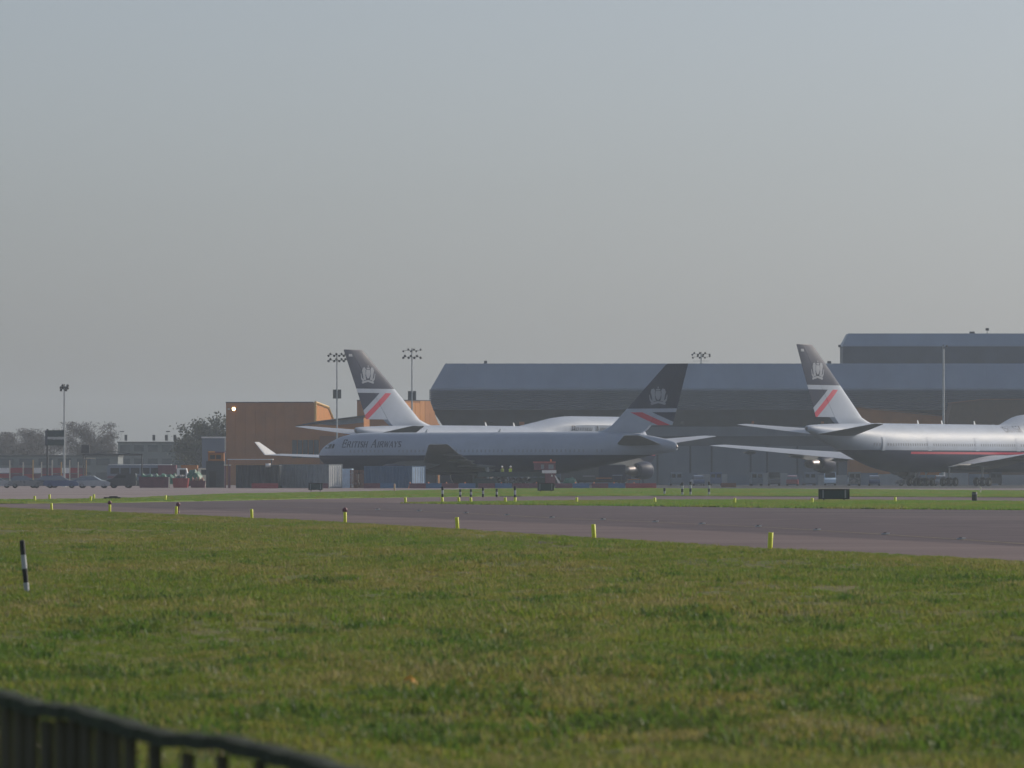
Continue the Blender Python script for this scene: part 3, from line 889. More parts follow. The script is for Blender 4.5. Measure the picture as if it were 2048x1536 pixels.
            mbw.build('winglet', [M_WING], wing)
        for (y, dfront) in ((11.7, 21.6), (21.4, 29.0)):
            zc = zy(y) - 1.75
            e = nacelle(root, -dfront, sg * y, zc, 1.32, 3.4, 2.6, [M_NAVY])
            mb = MB()
            prof = [(-dfront - .7, zc + 1.22), (-dfront - 2.4, zc + 1.75), (-le(y) - .3, zy(y) + .25), (-le(y) - 4.2, zy(y) - .25), (-dfront - 6.0, zc + .55), (-dfront - 3.4, zc + .75), (-dfront - 2.0, zc + 1.1)]
            mb.prism(prof, 'y', sg * y - .2, sg * y + .2); mb.build('pylon', M_UNDER_SHADE, e)  # wing's shade put into the pylon colour
    # windows, doors
    for sg in (-1, 1):
        mb = MB()
        for i in range(82):
            d = 6.2 + i * .62
            if any(abs(d - q) < .75 for q in (8.2, 17.5, 29.0, 42.0, 53.5)) or d > 56: continue
            for (za, zb_) in ((5.62, 5.98),):
                ya, yb = B.half(d, za) + .012, B.half(d, zb_) + .012
                mb.add([(-d - .13, sg * ya, za), (-d + .13, sg * ya, za), (-d + .13, sg * yb, zb_), (-d - .13, sg * yb, zb_)], [(0, 1, 2, 3)])
        tag(mb.build('windows', M_WINDOW, fus, fix=False), kind='stuff')
        for d in (8.2, 17.5, 29.0, 42.0, 53.5):
            rowsd = []
            for z in np.linspace(4.95, 6.85, 7):
                rowsd.append([(-d - .53, sg * (B.half(d, z) + .03), z), (-d + .53, sg * (B.half(d, z) + .03), z)])
            mb = MB(); mb.grid(rowsd); mb.build('cabin_door', M_PEARL, fus, fix=False)
    mb = MB()
    for sg in (-1, 1):
        for (d0, d1) in ((3.5, 4.2), (4.3, 5.0)):
            za, zb_ = 8.35, 8.95
            mb.add([(-d0, sg * (B.half(d0, za) + .02), za), (-d1, sg * (B.half(d1, za) + .02), za), (-d1, sg * (B.half(d1, zb_) + .03), zb_), (-d0 - .2, sg * (B.half(d0 + .2, zb_) + .03), zb_)], [(0, 1, 2, 3)])
    mb.build('cockpit_glass', M_GLASS, fus, fix=False)
    # name on the upper side, reading tail to nose on the right side and nose to tail on the left
    for sg in (-1, 1):
        def place(u, v, sg=sg):
            d = ((22.9 if long_hump else 19.6) - u) if sg < 0 else (6.2 + u); z = 7.72 + v
            return (-d, sg * (B.half(d, z) + .015), z)
        lettering('letter', ['BRITISH', 'AIRWAYS'], place, 1.12, .84, M_LETTER, fus, .17, .08)
    for d in (24.0, 33.0, 39.5):
        mb = MB(); mb.prism([(-d, 8.6), (-d - .5, 8.6), (-d - .62, 9.25), (-d - .42, 9.25)], 'y', -.03, .03); mb.build('antenna', M_WHITE, fus)
    mb = MB(); mb.lathe([(0, .22), (-.18, .20), (-.2, .02)], (-69.0, 0, 7.93), 'x', 12); mb.build('exhaust_duct', M_DARKM, fus)
    # undercarriage
    gear(root, 'nose_gear', -7.6, 0, 2.6, .62, .42, [(0, -.45), (0, .45)])
    for (x, y) in ((-31.5, 5.5), (-31.5, -5.5), (-34.6, 1.9), (-34.6, -1.9)):
        gear(root, 'main_gear', x, y, 3.2, .62, .44, [(-.74, -.56), (-.74, .56), (.74, -.56), (.74, .56)])
    return B

def twinjet(root):
    st = [(0.0, 4.15, 3.95, .1), (.25, 4.62, 3.45, .55), (.8, 5.15, 3.0, 1.0), (1.8, 5.75, 2.52, 1.5), (3.0, 6.3, 2.15, 1.95), (4.5, 6.68, 1.85, 2.28), (6.5, 6.9, 1.65, 2.46), (9, 6.95, 1.58, 2.515),
          (34, 6.95, 1.58, 2.515), (37, 6.95, 1.82, 2.46), (41, 6.94, 2.42, 2.2), (45, 6.86, 3.15, 1.78), (48.5, 6.55, 3.78, 1.32), (51.5, 6.05, 4.3, .8), (53.0, 5.65, 4.5, .45), (53.3, 5.4, 4.65, .25)]
    B = Body(st)
    ds = sorted(set([q[0] for q in st] + list(np.arange(1, 53, 1.0)) + [.1, .5]))
    mb = MB(); mb.grid([B.ring(d, 48) for d in ds], 0, closed=True)
    for d in (ds[0], ds[-1]):
        rg = B.ring(d, 48); mb.add(rg, [tuple(range(len(rg)))])
    fus = mb.build('fuselage', [M_PEARL, M_NAVY, M_RED], root)
    ZB = 4.05
    def paint(c):
        if c.z < ZB:
            
            return 1
        return 0
    cut_and_paint(fus, [((0, 0, ZB), (0, 0, 1)), ((0, 0, 3.90), (0, 0, 1)), ((0, 0, 3.80), (0, 0, 1))], paint)
    fsec = [(0, 40.6, 11.9, 6.75, 0, .05), (0, 42.6, 9.8, 7.1, 0, .08), (0, 43.9, 8.75, 7.7, 0, .10), (0, 45.0, 8.0, 8.7, 0, .10), (0, 51.7, 3.2, 15.1, 0, .10), (0, 52.0, 2.9, 15.25, 0, .06)]
    zz = [q[3] for q in fsec]
    def finx(z, u): return -(np.interp(z, zz, [q[1] for q in fsec]) + u * np.interp(z, zz, [q[2] for q in fsec]))
    def finy(x, z):
        d0 = np.interp(z, zz, [q[1] for q in fsec]); c = np.interp(z, zz, [q[2] for q in fsec]); th = np.interp(z, zz, [q[5] for q in fsec])
        return foil(min(max((-x - d0) / c, 0), 1)) * th * c * .5
    Z1, Z2 = 9.75, 9.3
    xa, za, xb, zb = finx(9.3, .27), 9.3, finx(7.1, 1.0), 7.35
    pc = Vector((xa, 0, za)); dv = Vector((xb - xa, 0, zb - za)).normalized(); nv = Vector((-dv.z, 0, dv.x))
    if nv.z < 0: nv = -nv
    def fpaint(c):
        if c.z > Z1: return 1
        if c.z > Z2: return 0
        q = (c - pc).dot(nv)
        if q > .85: return 1
        if q > .33: return 0
        if q > -.33: return 2
        return 0
    pl = [((0, 0, Z1), (0, 0, 1)), ((0, 0, Z2), (0, 0, 1))] + [(tuple(pc + nv * q), tuple(nv)) for q in (.85, .33, -.33)]
    fin = surface(fsec, [0, .004, .012, .03, .06, .1, .15, .21, .28, .35, .42, .5, .58, .64], vertical=True).build('tail_fin', [M_PEARL, M_NAVY, M_RED], root)
    cut_and_paint(fin, pl, fpaint)
    mbr = MB(); rings = []
    for q0 in fsec[2:]:
        up = []; lo = []
        for u in (.646, .68, .72, .77, .82, .87, .92, .96, 1.0):
            t = foil(u) * q0[5] * q0[2] * .5 * .995
            up.append((-(q0[1] + u * q0[2]), t, q0[3])); lo.append((-(q0[1] + u * q0[2]), -t, q0[3]))
        rings.append(up + lo[::-1])
    mbr.grid(rings, 0, closed=True)
    for rg in (rings[0], rings[-1]): mbr.add(rg, [tuple(range(len(rg)))])
    rud = mbr.build('rudder', [M_PEARL, M_NAVY, M_RED], root); cut_and_paint(rud, pl, fpaint)
    for sg in (-1, 1):
        cx, cz = finx(11.35, .5), 11.35
        crest(fin, lambda a, b: (cx - sg * a, sg * (finy(cx - sg * a, cz + b) + .015), cz + b), 2.15)
    for sg in (-1, 1):
        ts = [(sg * .5, 44.8, 6.6, 5.35, 0, .10), (sg * 1.5, 45.6, 6.0, 5.45, 0, .10), (sg * 8.9, 51.2, 2.3, 6.35, 0, .09), (sg * 9.3, 51.8, 1.5, 6.4, 0, .05)]
        shade_below(surface(ts, US_FULL).build('tailplane', [M_WING, M_UNDER_SHADE], root))
    for sg in (-1, 1):
        ws = []
        def le(y): return 17.2 + .72 * (y - 2.4)
        def zy(y): return 2.55 + 2.75 * max(0, (y - 2.4) / 21.4) ** 1.05
        for (y, c, inc, th) in [(.8, 11.5, R(3), .13), (2.4, 10.6, R(3), .13), (7.9, 7.4, R(2.2), .11), (15, 5.0, R(1.2), .10), (23.2, 2.9, R(0), .10), (23.8, 2.3, R(0), .06)]:
            ws.append((sg * y, le(y) + (.3 if y > 23.5 else 0), c, zy(y), inc, th))
        wing = shade_below(surface(ws, US_FULL).build('wing', [M_WING, M_UNDER_SHADE], root))
        for (y, dd) in ((6.5, 9.0), (11.5, 6.2), (17.0, 4.4)):
            mb = MB(); mb.lathe([(0, .03), (-.5, .16), (-1.4, .26), (-dd * .4, .22), (-dd * .65, .03)], (-(le(y) + dd * .55), sg * y, zy(y) - .38), 'x', 12)
            mb.build('flap_fairing', M_UNDER_SHADE, wing)
        zc = zy(7.9) - 1.55; df = 15.4
        e = nacelle(root, -df, sg * 7.9, zc, 1.33, 3.6, 1.9, [M_NAVY])
        mb = MB(); prof = [(-df - .7, zc + 1.2), (-df - 2.2, zc + 1.6), (-le(7.9) - .3, zy(7.9) + .2), (-le(7.9) - 3.4, zy(7.9) - .2), (-df - 5.5, zc + .5), (-df - 3.4, zc + .75), (-df - 2.0, zc + 1.1)]
        mb.prism(prof, 'y', sg * 7.9 - .18, sg * 7.9 + .18); mb.build('pylon', M_UNDER_SHADE, e)  # pylon darkened as if in the wing's shade
    for sg in (-1, 1):
        mb = MB()
        for i in range(66):
            d = 6.4 + i * .62
            if any(abs(d - q) < .7 for q in (5.2, 12.6, 30.5, 42.0)) or d > 44: continue
            za, zb_ = 4.42, 4.76
            ya, yb = B.half(d, za) + .012, B.half(d, zb_) + .012
            mb.add([(-d - .12, sg * ya, za), (-d + .12, sg * ya, za), (-d + .12, sg * yb, zb_), (-d - .12, sg * yb, zb_)], [(0, 1, 2, 3)])
        tag(mb.build('windows', M_SILVER, fus, fix=False), kind='stuff')
        for d in (5.2, 42.0):
            rowsd = []
            for z in np.linspace(4.1, 5.85, 7):
                rowsd.append([(-d - .5, sg * (B.half(d + .5, z) + .02), z), (-d + .5, sg * (B.half(d - .5, z) + .02), z)])
            mb = MB(); mb.grid(rowsd); mb.build('cabin_door', M_PEARL, fus, fix=False)
    mb = MB()
    for sg in (-1, 1):
        for (d0, d1) in ((1.55, 2.2), (2.28, 2.95), (3.02, 3.5)):
            za, zb_ = 4.95, 5.5
            mb.add([(-d0, sg * (B.half(d0, za) + .02), za), (-d1, sg * (B.half(d1, za) + .02), za), (-d1, sg * (B.half(d1, zb_) + .02), zb_), (-d0 - .1, sg * (B.half(d0 + .1, zb_) + .02), zb_)], [(0, 1, 2, 3)])
    mb.build('cockpit_glass', M_GLASS, fus, fix=False)
    for sg in (-1, 1):
        def place(u, v, sg=sg):
            d = (4.9 + u) if sg > 0 else (14.0 - u); z = 5.10 + v
            return (-d, sg * (B.half(d, z) + .015), z)
        lettering('letter', ['BRITISH', 'AIRWAYS'], place, .93, .70, M_LETTER, fus, .22, .11)
    for d in (16.0, 27.0):
        mb = MB(); mb.prism([(-d, 6.85), (-d - .45, 6.85), (-d - .55, 7.35), (-d - .38, 7.35)], 'y', -.03, .03); mb.build('antenna', M_WHITE, fus)
    mb = MB(); mb.lathe([(0, .22), (-.15, .2), (-.16, .02)], (-53.22, 0, 5.03), 'x', 12); mb.build('exhaust_duct', M_DARKM, fus)
    gear(root, 'nose_gear', -5.8, 0, 2.2, .46, .3, [(0, -.33), (0, .33)])
    for y in (-4.6, 4.6):
        gear(root, 'main_gear', -28.6, y, 2.7, .57, .4, [(-.7, -.55), (-.7, .55), (.7, -.55), (.7, .55)])
    return B

# the three parked aircraft: nose positions on the apron and headings
def jet_place(name, tail, yaw, length, label, group=None):
    f = Vector((math.cos(yaw), math.sin(yaw), 0))
    n_ = Vector((tail[0], tail[1], 0)) + f * length
    o = empty(name, n_, yaw)
    tag(o, label, 'aircraft', group)
    return o
jA = jet_place('jumbo_jet', (wx(712, 851), 851), R(51), 69.0, 'four engined jet with upturned winglets parked behind the twin jet, dark crested fin', 'jets parked before the hangar')
jumbo(jA, 'winglets')
jC = jet_place('jumbo_jet', (wx(1614, 816), 816), R(55), 69.0, 'four engined jet seen from behind beyond the green sign, red stripe along its belly line', 'jets parked before the hangar')
jumbo(jC, 'plain')
jB = empty('twin_jet', (wx(640, 765), 765, 0), R(147))
tag(jB, 'twin engined jet with pale top and dark belly parked side-on before the others', 'aircraft', 'jets parked before the hangar')
twinjet(jB)
# ------------------------------------------------------------------ buildings
def tiers(levels, mi=0, cap=True, mb=None):
    """stacked rectangles (z, x0, x1, y0, y1)"""
    mb = mb or MB(); rings = [[(x0, y0, z), (x1, y0, z), (x1, y1, z), (x0, y1, z)] for (z, x0, x1, y0, y1) in levels]
    mb.grid(rings, mi, closed=True, sm=False)
    if cap: mb.add(rings[-1], [(0, 1, 2, 3)], mi)
    return mb

def thing(name, label, cat, loc=(0, 0, 0), rz=0.0, group=None):
    return tag(empty(name, loc, rz), label, cat, group)

# main hangar
HX0, HX1, HY0, HY1 = -12.8, 100.0, 950.0, 1035.0
han = thing('hangar', 'long low blue-grey maintenance hangar with louvred band and sloping roof edge', 'hangar', (HX0, HY0, 0))
W = HX1 - HX0; D = HY1 - HY0
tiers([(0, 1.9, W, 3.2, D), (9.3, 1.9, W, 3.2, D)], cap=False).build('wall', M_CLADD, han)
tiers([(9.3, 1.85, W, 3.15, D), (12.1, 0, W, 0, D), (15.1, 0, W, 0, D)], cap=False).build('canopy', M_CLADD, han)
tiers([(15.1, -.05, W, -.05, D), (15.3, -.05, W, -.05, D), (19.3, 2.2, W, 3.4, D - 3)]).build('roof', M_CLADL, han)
for i in range(10):
    z = 11.95 + i * .325
    mb = MB()
    mb.prism([(-.34, z - .02), (-.05, z + .20), (-.05, z + .25), (-.34, z + .04)], 'x', -.3, W)
    mb.build('slat', M_SLAT, han)
mb = MB()
for x in np.arange(2.6, W - 1, 3.05):       # standing seams up the roof slope
    mb.tube([(x, -.03, 15.3), (x + .0, 3.41, 19.3)], .035, 4, sm=False)
tag(mb.build('roof_seam', M_CLADL, han), kind='stuff')
mb = MB(); mb.box2((1.6, 2.75, 7.75), (W, 3.15, 9.25)); mb.build('fascia', M_DOOR, han)
mb = MB(); mb.box2((2.0, 3.05, 6.25), (W, 3.19, 7.7)); mb.build('overhang_shade', M_CLADD, han)  # dark strip painting the overhang's shade above the doors
xp = 2.2; k = 0
widths = [5.2, 3.4, 6.2, 2.6, 4.8, 6.4, 2.8, 2.3]
while xp < wx(1722, 953) - HX0:
    w = widths[k % 8]; off = (.0, .35, .12)[k % 3]
    mb = MB(); mb.box2((xp + .16, 2.55 + off, .05), (xp + w - .16, 2.9 + off, 6.2))
    for q in np.arange(xp + .7, xp + w - .5, .9):
        mb.box2((q, 2.5 + off, .1), (q + .12, 2.549 + off, 6.1))
    mb.build('door_panel', M_DOOR, han)
    xp += w; k += 1
# rooftop gear on the front edge
for (px, w, h) in ((968, .5, .45), (1655, .6, .4)):
    x = wx(px, 954) - HX0
    mb = MB(); mb.box2((x, 4.0, 19.3), (x + w, 4.5, 19.3 + h)); mb.build('roof_vent', M_DGREY, han)
mb = MB()
rr = random.Random(4)
for i in range(34):
    x = rr.uniform(6, 62); z = rr.uniform(9.4, 11.2)
    mb.box2((x, 2.2, z), (x + rr.uniform(.2, .9), 2.6, z + rr.uniform(.2, .8)), rr.choice((0, 0, 1)))
tag(mb.build('pipework', [M_DGREY, M_BROWN_SHADE], han), kind='stuff')

# taller block behind
UX0, UY0 = wx(1686, 985), 985.0
up = thing('hangar', 'taller dark hangar block rising behind the long roof at the right', 'hangar', (UX0, UY0, 0))
tiers([(0, 0, 46, 0, 9), (22.7, 0, 46, 0, 9)], cap=False).build('wall', M_CLADD, up)
tiers([(22.7, -.1, 46.1, -.1, 9), (22.85, -.1, 46.1, -.1, 9), (24.85, .95, 45, 1.2, 8)]).build('roof', M_CLADL, up)
mb = MB()
for x in np.arange(2, 46, 2.9): mb.box2((x, -.08, 15), (x + .12, -.005, 22.6))
tag(mb.build('wall_seam', M_CLADD, up), kind='stuff')
mb = MB(); mb.box2((wx(1942, 985) - UX0, 2.5, 24.8), (wx(1952, 985) - UX0, 3.3, 25.2)); mb.build('roof_vent', M_DGREY, up)
mb = MB(); x = wx(1977, 985) - UX0; mb.tube([(x, 2.5, 24.8), (x, 2.5, 25.4)], .05, 6); mb.box((x, 2.4, 25.55), (.55, .3, .4)); mb.build('floodlight', M_LAMPD, up)
mb = MB(); mb.tube([(0.0, -.2, 22.5), (-.45, -.5, 22.7)], .05, 6); mb.box((-.6, -.55, 22.75), (.4, .3, .4)); mb.build('floodlight', M_LAMPD, up)

# orange-brown block on the left; its end wall faces the sun, the front's shade is in its colour
def yawed(px, Y, rz): return (wx(px, Y), Y, 0), rz
rz = R(-11)
ob = thing('workshop_block', 'orange clad workshop block with shade-browned front, lighter sunlit end wall and yellow edge trim', 'building', (wx(452, 938), 938, 0), rz)
L_ = 14.3; H_ = hz(805, 936); De = 12.5
prof = [(0, 0), (De, 0), (De, 8.0), (De * .98, H_ - 2.4), (De * .72, H_ - .65), (0, H_)]
MB().prism(prof, 'x', 0, L_ - .05).build('wall', M_BROWN_SHADE, ob)
MB().prism([(p[0] * .985 + .08, p[1] * .99) for p in prof], 'x', L_ - .049, L_ + .02).build('end_wall', M_ORANGE, ob)
mb = MB()
def bar(a, b, t=.22):
    mb.tube([(L_ + .03, a[0], a[1]), (L_ + .03, b[0], b[1])], t, 6, sm=False)
for a, b in zip(prof[2:], prof[3:] + [prof[0]]): bar(a, b)
mb.build('edge_trim', M_YELTRIM, ob)
mb = MB(); mb.box2((-.05, -.06, H_ - .02), (L_ - .3, .15, H_ + .12)); mb.build('parapet_cap', M_DGREY, ob)
for i in range(9):
    mb = MB(); mb.box2((.05 + i * 1.585, -.05, .3), (.05 + i * 1.585 + 1.5, -.004, H_ - .1)); mb.build('cladding_panel', M_BROWN_SHADE, ob)
lx = 1.35; lz = hz(818, 938)
mb = MB(); mb.box((lx, -.25, lz), (.5, .3, .35)); lampo = mb.build('wall_lamp', M_LAMPD, ob)
mb = MB(); mb.lathe([(0, .26), (-.04, .2), (-.06, .02)], (lx, -.405, lz), 'y', 14); mb.build('lamp_lens', glow('lit_lamp_lens', (1.0, .72, .32), 9.0), lampo)
mb = MB(); mb.box((lx - .85, -.2, lz), (.3, .2, .22)); mb.build('wall_lamp', M_CREAM, ob)

# low building with the raking roof in front of it
rz = R(-9)
lb = thing('workshop_block', 'low orange and brown building with raking roofline and glazed wedge beneath it', 'building', (wx(580, 916), 916, 0), rz)
x1 = 11.4
def zz_(py): return hz(py, 915)
MB().prism([(0, 0), (x1, 0), (x1, zz_(833)), (6.5, zz_(840)), (4.4, zz_(845)), (0, zz_(853))], 'y', .3, 5.2).build('wall', M_BROWN_SHADE, lb)
MB().prism([(1.0, zz_(851.5)), (4.4, zz_(842)), (x1 + .3, zz_(830.5)), (x1 + .3, zz_(833)), (4.5, zz_(845)), (1.0, zz_(853))], 'y', -.5, 5.4).build('roof', M_DGREY, lb)
MB().prism([(3.6, zz_(848)), (4.8, zz_(845)), (x1, zz_(834)), (x1, zz_(845)), (7.5, zz_(850))], 'y', .12, .29).build('glazed_wedge', M_GREY, lb)
MB().prism([(3.4, zz_(850)), (4.6, zz_(848.5)), (x1, zz_(860)), (x1, zz_(867)), (3.4, zz_(855))], 'y', .05, .285).build('fascia', M_ORANGE, lb)
MB().prism([(4.6, zz_(872)), (x1, zz_(872)), (x1, .2), (4.6, .2)], 'y', .1, .29).build('wall_panel', mat('rust_cladding', (0.19, 0.085, 0.045), 0.6), lb)
for i in range(5):
    mb = MB(); xx = .3 + i * .85; mb.box2((xx, .2, 4.2), (xx + .7, .298, zz_(880))); mb.build('window', M_DGREY, lb)

# second orange block, half hidden behind the fin of the winglet jet
rz = R(-29)
ob2 = thing('workshop_block', 'orange brown block between the raking roof and the long hangar, behind a crested fin', 'building', (wx(714, 926), 926, 0), rz)
L2 = 7.6; H2 = hz(801, 924)
prof2 = [(0, 0), (12.4, 0), (12.4, hz(852, 920)), (9.4, H2), (0, H2)]
MB().prism(prof2, 'x', 0, L2).build('wall', M_BROWN_SHADE, ob2)  # shade on this orange block put into the browner wall colour
for i in range(8):
    mb = MB(); mb.box2((L2 + .004, .1 + i * 1.53, .2), (L2 + .07, .1 + i * 1.53 + 1.46, min(H2 - (.0 if i > 3 else .35), H2 - max(0, (i * 1.53 + 1.5 - 9.4)) * 1.25))); mb.build('cladding_panel', M_ORANGE if i < 5 else M_BROWN_SHADE, ob2)
mb = MB(); mb.box2((-.05, -.05, H2), (L2 + .1, 9.4, H2 + .12)); mb.build('parapet_cap', M_DGREY, ob2)

# brown blocks in front of the hangar on the right
rb = thing('workshop_block', 'low dark brown building with descending roofline, behind the tail of the right-hand jet', 'building', (wx(1700, 935), 935, 0))
MB().prism([(0, 0), (15.2, 0), (15.2, hz(834, 935)), (8, hz(825, 935)), (1.5, hz(816, 935)), (0, hz(816, 935))], 'y', 0, 8).build('wall', M_BROWN_SHADE, rb)
MB().prism([(0, hz(815.5, 935)), (1.5, hz(815.5, 935)), (15.3, hz(833.5, 935)), (15.3, hz(831.5, 935)), (1.5, hz(813.5, 935)), (0, hz(813.5, 935))], 'y', -.3, 8.2).build('roof', mat('tan_fascia', (0.20, 0.11, 0.07), 0.6), rb)
rb2 = thing('workshop_block', 'dark brown flat topped block at the far right with slanting corner', 'building', (wx(1888, 925), 925, 0))
MB().prism([(0, 0), (20, 0), (20, hz(799, 925)), (6.0, hz(799, 925)), (1.3, hz(806, 925)), (.6, hz(840, 925))], 'y', 0, 9).build('wall', mat('umber_cladding', (0.10, 0.062, 0.035), 0.6), rb2)
MB().prism([(1.3, hz(806.3, 925)), (6.0, hz(799.3, 925)), (20, hz(799.3, 925)), (20, hz(797.5, 925)), (6.0, hz(797.5, 925)), (1.2, hz(804.5, 925))], 'y', -.25, 9.1).build('roof', mat('tan_fascia', (0.20, 0.11, 0.07), 0.6), rb2)

# far offices on the left, in the haze
def offices(name, label, px0, px1, top, Y, floors, m, wm, dx=2.6):
    o = thing(name, label, 'building', (wx(px0, Y), Y, 0))
    w = wx(px1, Y) - wx(px0, Y); H = hz(top, Y)
    MB().box2((0, 0, 0), (w, 14, H)).build('wall', m, o)
    mb = MB(); mb.box2((-.15, -.15, H), (w + .15, 14.1, H + .25)); mb.build('roof', M_DGREY, o)
    fh = H / floors
    for f in range(floors):
        for i in range(int(w / dx)):
            mb = MB(); x = .4 + i * dx
            mb.box2((x, -.06, f * fh + fh * .35), (x + dx * .7, -.004, f * fh + fh * .85)); win = mb.build('window', wm, o)
    return o
M_OFF = mat('grey_office_cladding', (0.17, 0.19, 0.20), 0.7)
M_OFFW = mat('office_glass', (0.06, 0.075, 0.09), 0.25)
off = offices('office_block', 'long flat roofed grey office block in the haze beyond the gantry', 236, 452, 886, 1120, 3, M_OFF, M_OFFW)
for px in (247, 303, 328, 345):
    x = wx(px, 1120) - wx(236, 1120)
    mb = MB(); mb.box2((x, 3, 8.0), (x + .5, 3.6, 9.1)); mb.build('chimney', M_DGREY, off)
off2 = offices('office_block', 'low grey sheds in the haze below the bare trees at the left', -120, 236, 913, 1060, 2, M_OFF, M_OFFW, 3.4)
can = thing('shed', 'pale grey shed edged with a white line against the brown workshop', 'building', (wx(404, 985), 985, 0))
cw = wx(453, 985) - wx(404, 985); ch = hz(876, 985)
MB().box2((0, 0, 0), (cw, 8, ch)).build('wall', M_CLAD, can)
mb = MB(); mb.box2((-.1, -.1, ch - .02), (cw, 8.1, ch + .22)); mb.build('roof', M_WHITE, can)
mb = MB(); mb.box2((cw - .3, -.08, ch - 2.1), (cw - .05, -.004, ch - .03)); mb.build('corner_trim', M_CREAM, can)

# ------------------------------------------------------------------ trees
def leaf_mat(name, a, b):
    m = bpy.data.materials.new(name); m.use_nodes = True
    nt = m.node_tree; N = nt.nodes; L = nt.links; p = N['Principled BSDF']; p.inputs['Roughness'].default_value = .8; p.inputs['Specular IOR Level'].default_value = .2
    g_ = N.new('ShaderNodeTexCoord'); n = N.new('ShaderNodeTexNoise'); n.inputs['Scale'].default_value = 1.2; n.inputs['Detail'].default_value = 4
    L.new(g_.outputs['Object'], n.inputs['Vector']); c = N.new('ShaderNodeValToRGB')
    c.color_ramp.elements[0].position = .38; c.color_ramp.elements[0].color = (*a, 1); c.color_ramp.elements[1].position = .62; c.color_ramp.elements[1].color = (*b, 1)
    L.new(n.outputs['Fac'], c.inputs[0]); L.new(c.outputs[0], p.inputs['Base Color'])
    return m
M_LEAF = leaf_mat('autumn_twigs', (0.045, 0.037, 0.036), (0.07, 0.055, 0.05))
M_LEAFG = leaf_mat('dull_green_leaves', (0.03, 0.04, 0.022), (0.06, 0.065, 0.035))
M_BARK = mat('bark', (0.05, 0.042, 0.035), 0.9, var=0.3, scale=4)

def tree(label, px, Y, top, rad, seed, leaf, n_leaf=2600, size=.30, trunk_share=.28, twiggy=False):
    r_ = random.Random(seed)
    H = hz(top, Y); o = thing('tree', label, 'tree', (wx(px, Y), Y, 0), 0, None)
    mb = MB(); th = H * trunk_share
    mb.tube([(0, 0, -.1), (.1, 0, th), (.25, .1, H * .6), (.1, 0, H * .85)], [.38, .30, .17, .05], 8)
    tips = []
    for i in range(34):
        a = r_.uniform(0, 2 * math.pi); z0 = r_.uniform(th, H * .7); el = r_.uniform(.25, 1.0)
        ln = rad * r_.uniform(.55, 1.0)
        p1 = Vector((math.cos(a) * ln * .5, math.sin(a) * ln * .5, z0 + ln * .35 * el + .4)); p2 = Vector((math.cos(a) * ln, math.sin(a) * ln, min(H * .97, z0 + ln * .8 * el + .5)))
        mb.tube([(0.12, 0, z0), p1, p2], [.12, .07, .02], 5)
        tips += [p1, p2]
        for j in range(3):
            q = p1.lerp(p2, r_.uniform(.2, 1)); b = a + r_.uniform(-1.2, 1.2); l2 = ln * r_.uniform(.2, .45)
            t = q + Vector((math.cos(b) * l2, math.sin(b) * l2, l2 * r_.uniform(.2, .9))); t.z = min(t.z, H)
            mb.tube([q, t], [.05, .012], 4); tips.append(t)
    mb.build('trunk', M_BARK, o)
    lf = MB()
    for i in range(n_leaf):
        c = r_.choice(tips); s = size * r_.uniform(.5, 1.3)
        p = c + Vector((r_.gauss(0, .65), r_.gauss(0, .65), r_.gauss(0, .55)))
        if p.z > H + .2 or p.z < th * .7: continue
        u = Vector((r_.gauss(0, 1), r_.gauss(0, 1), r_.gauss(0, 1))).normalized(); v = u.orthogonal().normalized()
        if twiggy: v = v * .35
        lf.add([p - u * s, p + v * s * .8, p + u * s, p - v * s * .8], [(0, 1, 2, 3)])
    lf.build('crown', leaf, o, fix=False)
    return o
tree('rounded bare autumn tree in the haze beyond the dark box on the gantry', 186, 1240, 846, 5.2, 3, M_LEAF, 15000, .24, .12, True)
tree('faint bare tree behind the double sign board at the left edge', 84, 1300, 858, 4.8, 5, M_LEAF, 11000, .24, .12, True)
tree('spreading hazy tree just left of the double sign board', 40, 1280, 872, 4.6, 6, M_LEAF, 9000, .24, .12, True)
tree('faint tree at the extreme left beyond the red and white barrier', -20, 1290, 866, 5.0, 8, M_LEAF, 9000, .24, .12, True)
tree('leafy dull green tree whose crown touches the brown workshop', 432, 1060, 818, 3.2, 11, M_LEAFG, 4200, .24, .22)
tree('lower dull green tree sloping away left of the workshop tree', 396, 1075, 838, 2.8, 12, M_LEAFG, 3000, .24, .22)
tree('small dark bush-like tree over the office block roof', 372, 1085, 862, 1.6, 14, M_LEAFG, 900, .24, .3)

